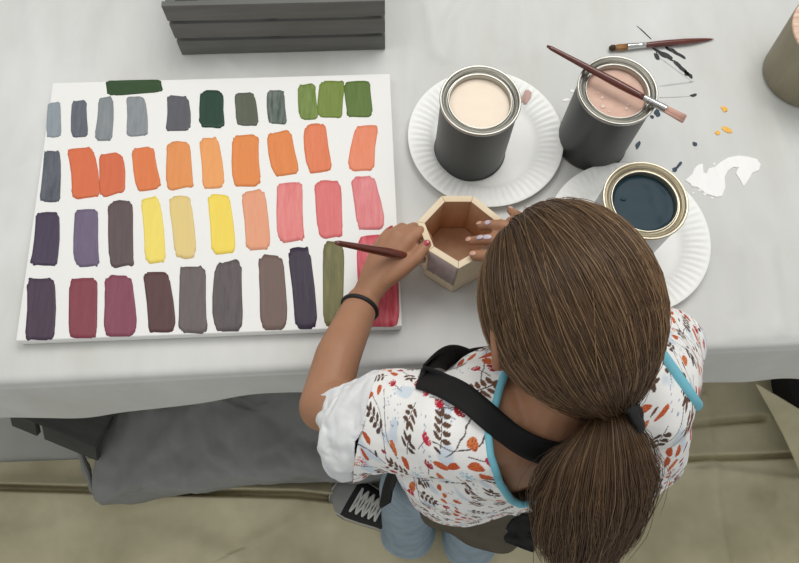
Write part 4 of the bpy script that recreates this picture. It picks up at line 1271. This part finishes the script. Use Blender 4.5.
def scalp():
    n1, n2, N = 6000, 6500, 22
    D = np.concatenate([hairline(n1), on_sphere_hair(n2)]); S = len(D)
    ncl = 420; cd = on_sphere_hair(ncl); cd = np.concatenate([cd, hairline(200)])
    clump = np.argmax(D @ cd.T, 1)
    lift = rng.uniform(.97, 1.015, S) + rng.random(len(cd))[clump]*.022
    ph = rng.uniform(0, 6.3, len(cd))[clump]; amp = rng.normal(0, .055, len(cd))[clump] + rng.normal(0, .022, S)
    loose = rng.random(S) < .035; loose[:n1//3] &= rng.random(n1//3) < .6
    amp = np.where(loose, rng.normal(0, .17, S), amp); lift = lift + np.where(loose, rng.uniform(.01, .035, S), 0)
    ts = np.linspace(0, 1, N); P = np.empty((S, N, 3))
    hr, hf, hu, hc = (np.array(v) for v in (HR, HF, HU, HCC))
    dots = np.clip(D @ TD, -1, 1); om = np.arccos(dots)
    l = D[:, 0]; wq = np.clip((np.abs(l) - .35)/.45, 0, 1)[:, None]; wq = wq*wq*(3 - 2*wq)
    fr_ = np.clip((D[:, 1] - TD[1])/1.2, 0, 1)[:, None]
    sm_ = (D + TD); sm_ /= np.maximum(np.linalg.norm(sm_, axis=1, keepdims=True), .2)
    cm_ = np.stack([l*.95, np.full(S, -.05), np.sqrt(np.clip(1 - (l*.95)**2, .05, 1))], 1)
    MIDD = (sm_*wq + cm_*(1 - wq))*fr_ + sm_*(1 - fr_); MIDD = MIDD/np.linalg.norm(MIDD, axis=1, keepdims=True)*1.25
    perp = np.cross(D, TD); perp /= np.linalg.norm(perp, axis=1, keepdims=True)
    for k, t in enumerate(ts):
        d = (1-t)**2*D + 2*t*(1-t)*MIDD + t*t*TD
        d = d + perp*(amp*np.sin(PI*t) + .010*np.sin(t*9 + ph))[:, None]*1.0
        d /= np.linalg.norm(d, axis=1, keepdims=True)
        s = lift*(1 + .018*math.sin(PI*t))
        s = s*(1 - t**5) + tie_s*(t**5)
        s = s*(1 - .05*max(0, 1 - t*5))
        P[:, k] = hc + hr*(d[:, :1]*HRAD[0]*s[:, None]) + hf*(d[:, 1:2]*HRAD[1]*s[:, None]) + hu*(d[:, 2:]*HRAD[2]*s[:, None])
    jit = rng.normal(0, .0045, (S, 1, 3))*np.concatenate([np.zeros(N-5), [.2, .5, .8, 1, 1]])[None, :, None]
    P = P + jit
    rads = np.full((S, N), .00026)*rng.uniform(.7, 1.6, (S, 1)); rads[:, 0] *= .5
    tn = tones(S, clump); tn[loose] = tn[loose]*.5 + LITE*.5
    return strands_mesh(P, rads, tn)
V1, F1, T1 = scalp()
# solid mass under the strands
vs = []; 
cap = MB().ellipsoid((0,0,0), (Vector((1,0,0)), Vector((0,1,0)), Vector((0,0,1))), (1,1,1), 90, 60)
cme = cap.mesh(); cv_, ct_ = to_arrays(cme); bpy.data.meshes.remove(cme)
cv_, ct_ = clip(cv_, ct_, cv_ @ HPL - HCO)
cvw = np.array([tuple(hpos(d, .965)) for d in cv_])
capo = pymesh(cvw, ct_)
ca = capo.color_attributes.new('tone', 'FLOAT_COLOR', 'POINT'); ca.data.foreach_set('color', np.tile(np.append(DARK*.9, 1.0), len(cvw)))
ho = gpart(link('hair', big_mesh(V1, F1, T1), M['hair'])); ho['label'] = 'straight brown hair pulled back'
ho['kind'] = 'stuff'
co_ = link('hair_base', capo, M['hair']); co_.parent = ho
# ponytail
PT_ = [(612,409,.975,0,0), (606,424,.985,.020,.016), (599,450,.980,.040,.026), (597,478,.960,.051,.030), (594,508,.935,.049,.028), (590,536,.91,.043,.022), (586,564,.885,.031,.016)]
PC = catmull([at(x, y, z) for x, y, z, *_ in PT_], 40)
def tail():
    S, N = 9000, 20
    side = np.array([.985, .17, 0.]); 
    ncl = 170; cc = rng.normal(size=(ncl, 2)); cc /= np.maximum(1, np.linalg.norm(cc, axis=1, keepdims=True))*1.0
    clump = rng.integers(0, ncl, S)
    ab = cc[clump]*.93 + rng.normal(0, .10, (S, 2)) + rng.normal(0, .14, (S, 2))*(rng.random((S, 1)) < .06)
    ln = np.clip(rng.normal(.93, .09, S), .6, 1.1)*(1 - .10*np.abs(ab[:, 0])); ph = rng.uniform(0, 6.3, ncl)[clump]; fr = rng.uniform(3, 7, ncl)[clump]; am = rng.normal(0, .10, ncl)[clump]
    P = np.empty((S, N, 3)); ts = np.linspace(0, 1, N); pcs = np.array([tuple(p) for p in PC]); gr_ = np.linspace(0, 1, 40)
    wk = np.linspace(0, 1, len(PT_)); Wd = [p[3] for p in PT_]; Dp = [p[4] for p in PT_]
    for k, t in enumerate(ts):
        u = np.clip(t*ln, 0, 1.0); c = np.stack([np.interp(u, gr_, pcs[:, a]) for a in range(3)], -1)
        ex = np.clip(t*ln - 1, 0, 1)[:, None]*np.array([[0, -.10, -.10]]); c = c + ex
        tang = np.stack([np.gradient(pcs[:, a]) for a in range(3)], -1); tg = np.stack([np.interp(u, gr_, tang[:, a]) for a in range(3)], -1); tg /= np.linalg.norm(tg, axis=1, keepdims=True)
        nn = np.cross(side[None], tg); nn /= np.linalg.norm(nn, axis=1, keepdims=True); nn = np.where(nn[:, 2:] < 0, -nn, nn)
        wd = np.maximum(np.interp(u, wk, Wd), .007); dp = np.maximum(np.interp(u, wk, Dp), .007)
        a = ab[:, 0] + am*np.sin(fr*t + ph)*t + .06*np.sin(11*t + ph*2)*t; b = ab[:, 1] + .06*np.sin(9*t + ph)*t
        P[:, k] = c + side[None]*(a*wd)[:, None] + nn*(b*dp)[:, None]
    rads = np.full((S, N), .00028)*rng.uniform(.7, 1.6, (S, 1)); rads[:, -1] *= .3; rads[:, -2] *= .7
    return strands_mesh(P, rads, tones(S, clump))
V2, F2, T2 = tail()
po = gpart(link('ponytail', big_mesh(V2, F2, T2), M['hair'])); po['kind'] = 'stuff'; po['label'] = 'thick brown ponytail hanging down the back'
core = MB().tube(PC[1:34], [float(np.interp(i/39, np.linspace(0, 1, len(PT_)), [p[4] for p in PT_]))*.75 + .003 for i in range(1, 34)], 20).mesh()
ca = core.color_attributes.new('tone', 'FLOAT_COLOR', 'POINT'); ca.data.foreach_set('color', np.tile(np.append(DARK*.8, 1.0), len(core.vertices)))
cr_ = link('ponytail_core', core, M['hair']); cr_.parent = po
# hair tie
td = (PC[2] - PC[0]).normalized(); su = td.cross(ZU).normalized(); sv = su.cross(td)
tie = MB()
for q in range(2):
    tie.tube([TIE + td*(.008 + .006*q) + Vector((.002, -.004, .009)) + (su*math.cos(a) + sv*math.sin(a))*(.0205 + .0012*math.sin(a*7 + q*2)) for a in np.linspace(0, 2*PI, 41)], .0052, 10, caps=False)
to = tie.build('hair_tie', M['band'], None, sharp=0); gpart(to); to['label'] = 'black elastic hair tie'
# ---- brush in the left hand
brush('dark red paint brush held in the left hand, pointing at the pine box', at(425.5, 259.5, .768), at(335, 242.5, .865), .0060, ('c8b0a0', 'a08878'), .018, .014)
#--SECTION light
# ------------------------------------------------------------------ light
def area(name, loc, tgt, sx, sy, power, col=(1,1,1)):
    l = bpy.data.lights.new(name, 'AREA'); l.shape = 'RECTANGLE'; l.size = sx; l.size_y = sy; l.energy = power; l.color = col
    o = bpy.data.objects.new(name, l); COL.objects.link(o); o.location = loc
    o.rotation_euler = (Vector(tgt) - Vector(loc)).to_track_quat('-Z', 'Y').to_euler()
    return o
area('ceiling_lamp_main', (0.8, 0.9, 2.9), (0.3, 0.0, 0.7), 1.6, 1.2, 30, (1.0, 0.985, 0.96))
area('ceiling_lamp_side', (-0.9, 0.3, 2.9), (0.2, -0.1, 0.7), 1.4, 1.2, 10, (1.0, 0.99, 0.97))
area('rear_fill_light', (0.5, -1.9, 2.9), (0.3, -0.3, 0.2), 1.6, 1.2, 5, (1.0, 0.985, 0.96))  # added fill behind the camera, lifts the floor and the area under the table
w = bpy.data.worlds.new('world'); SC.world = w; w.use_nodes = True
w.node_tree.nodes['Background'].inputs['Color'].default_value = (0.98, 1.0, 1.0, 1); w.node_tree.nodes['Background'].inputs['Strength'].default_value = 0.46
SC.view_settings.view_transform = 'Standard'; SC.view_settings.look = 'None'; SC.view_settings.gamma = 1.0
SC.view_settings.exposure = 0.0
try: SC.view_settings.use_curve_mapping = False
except Exception: pass
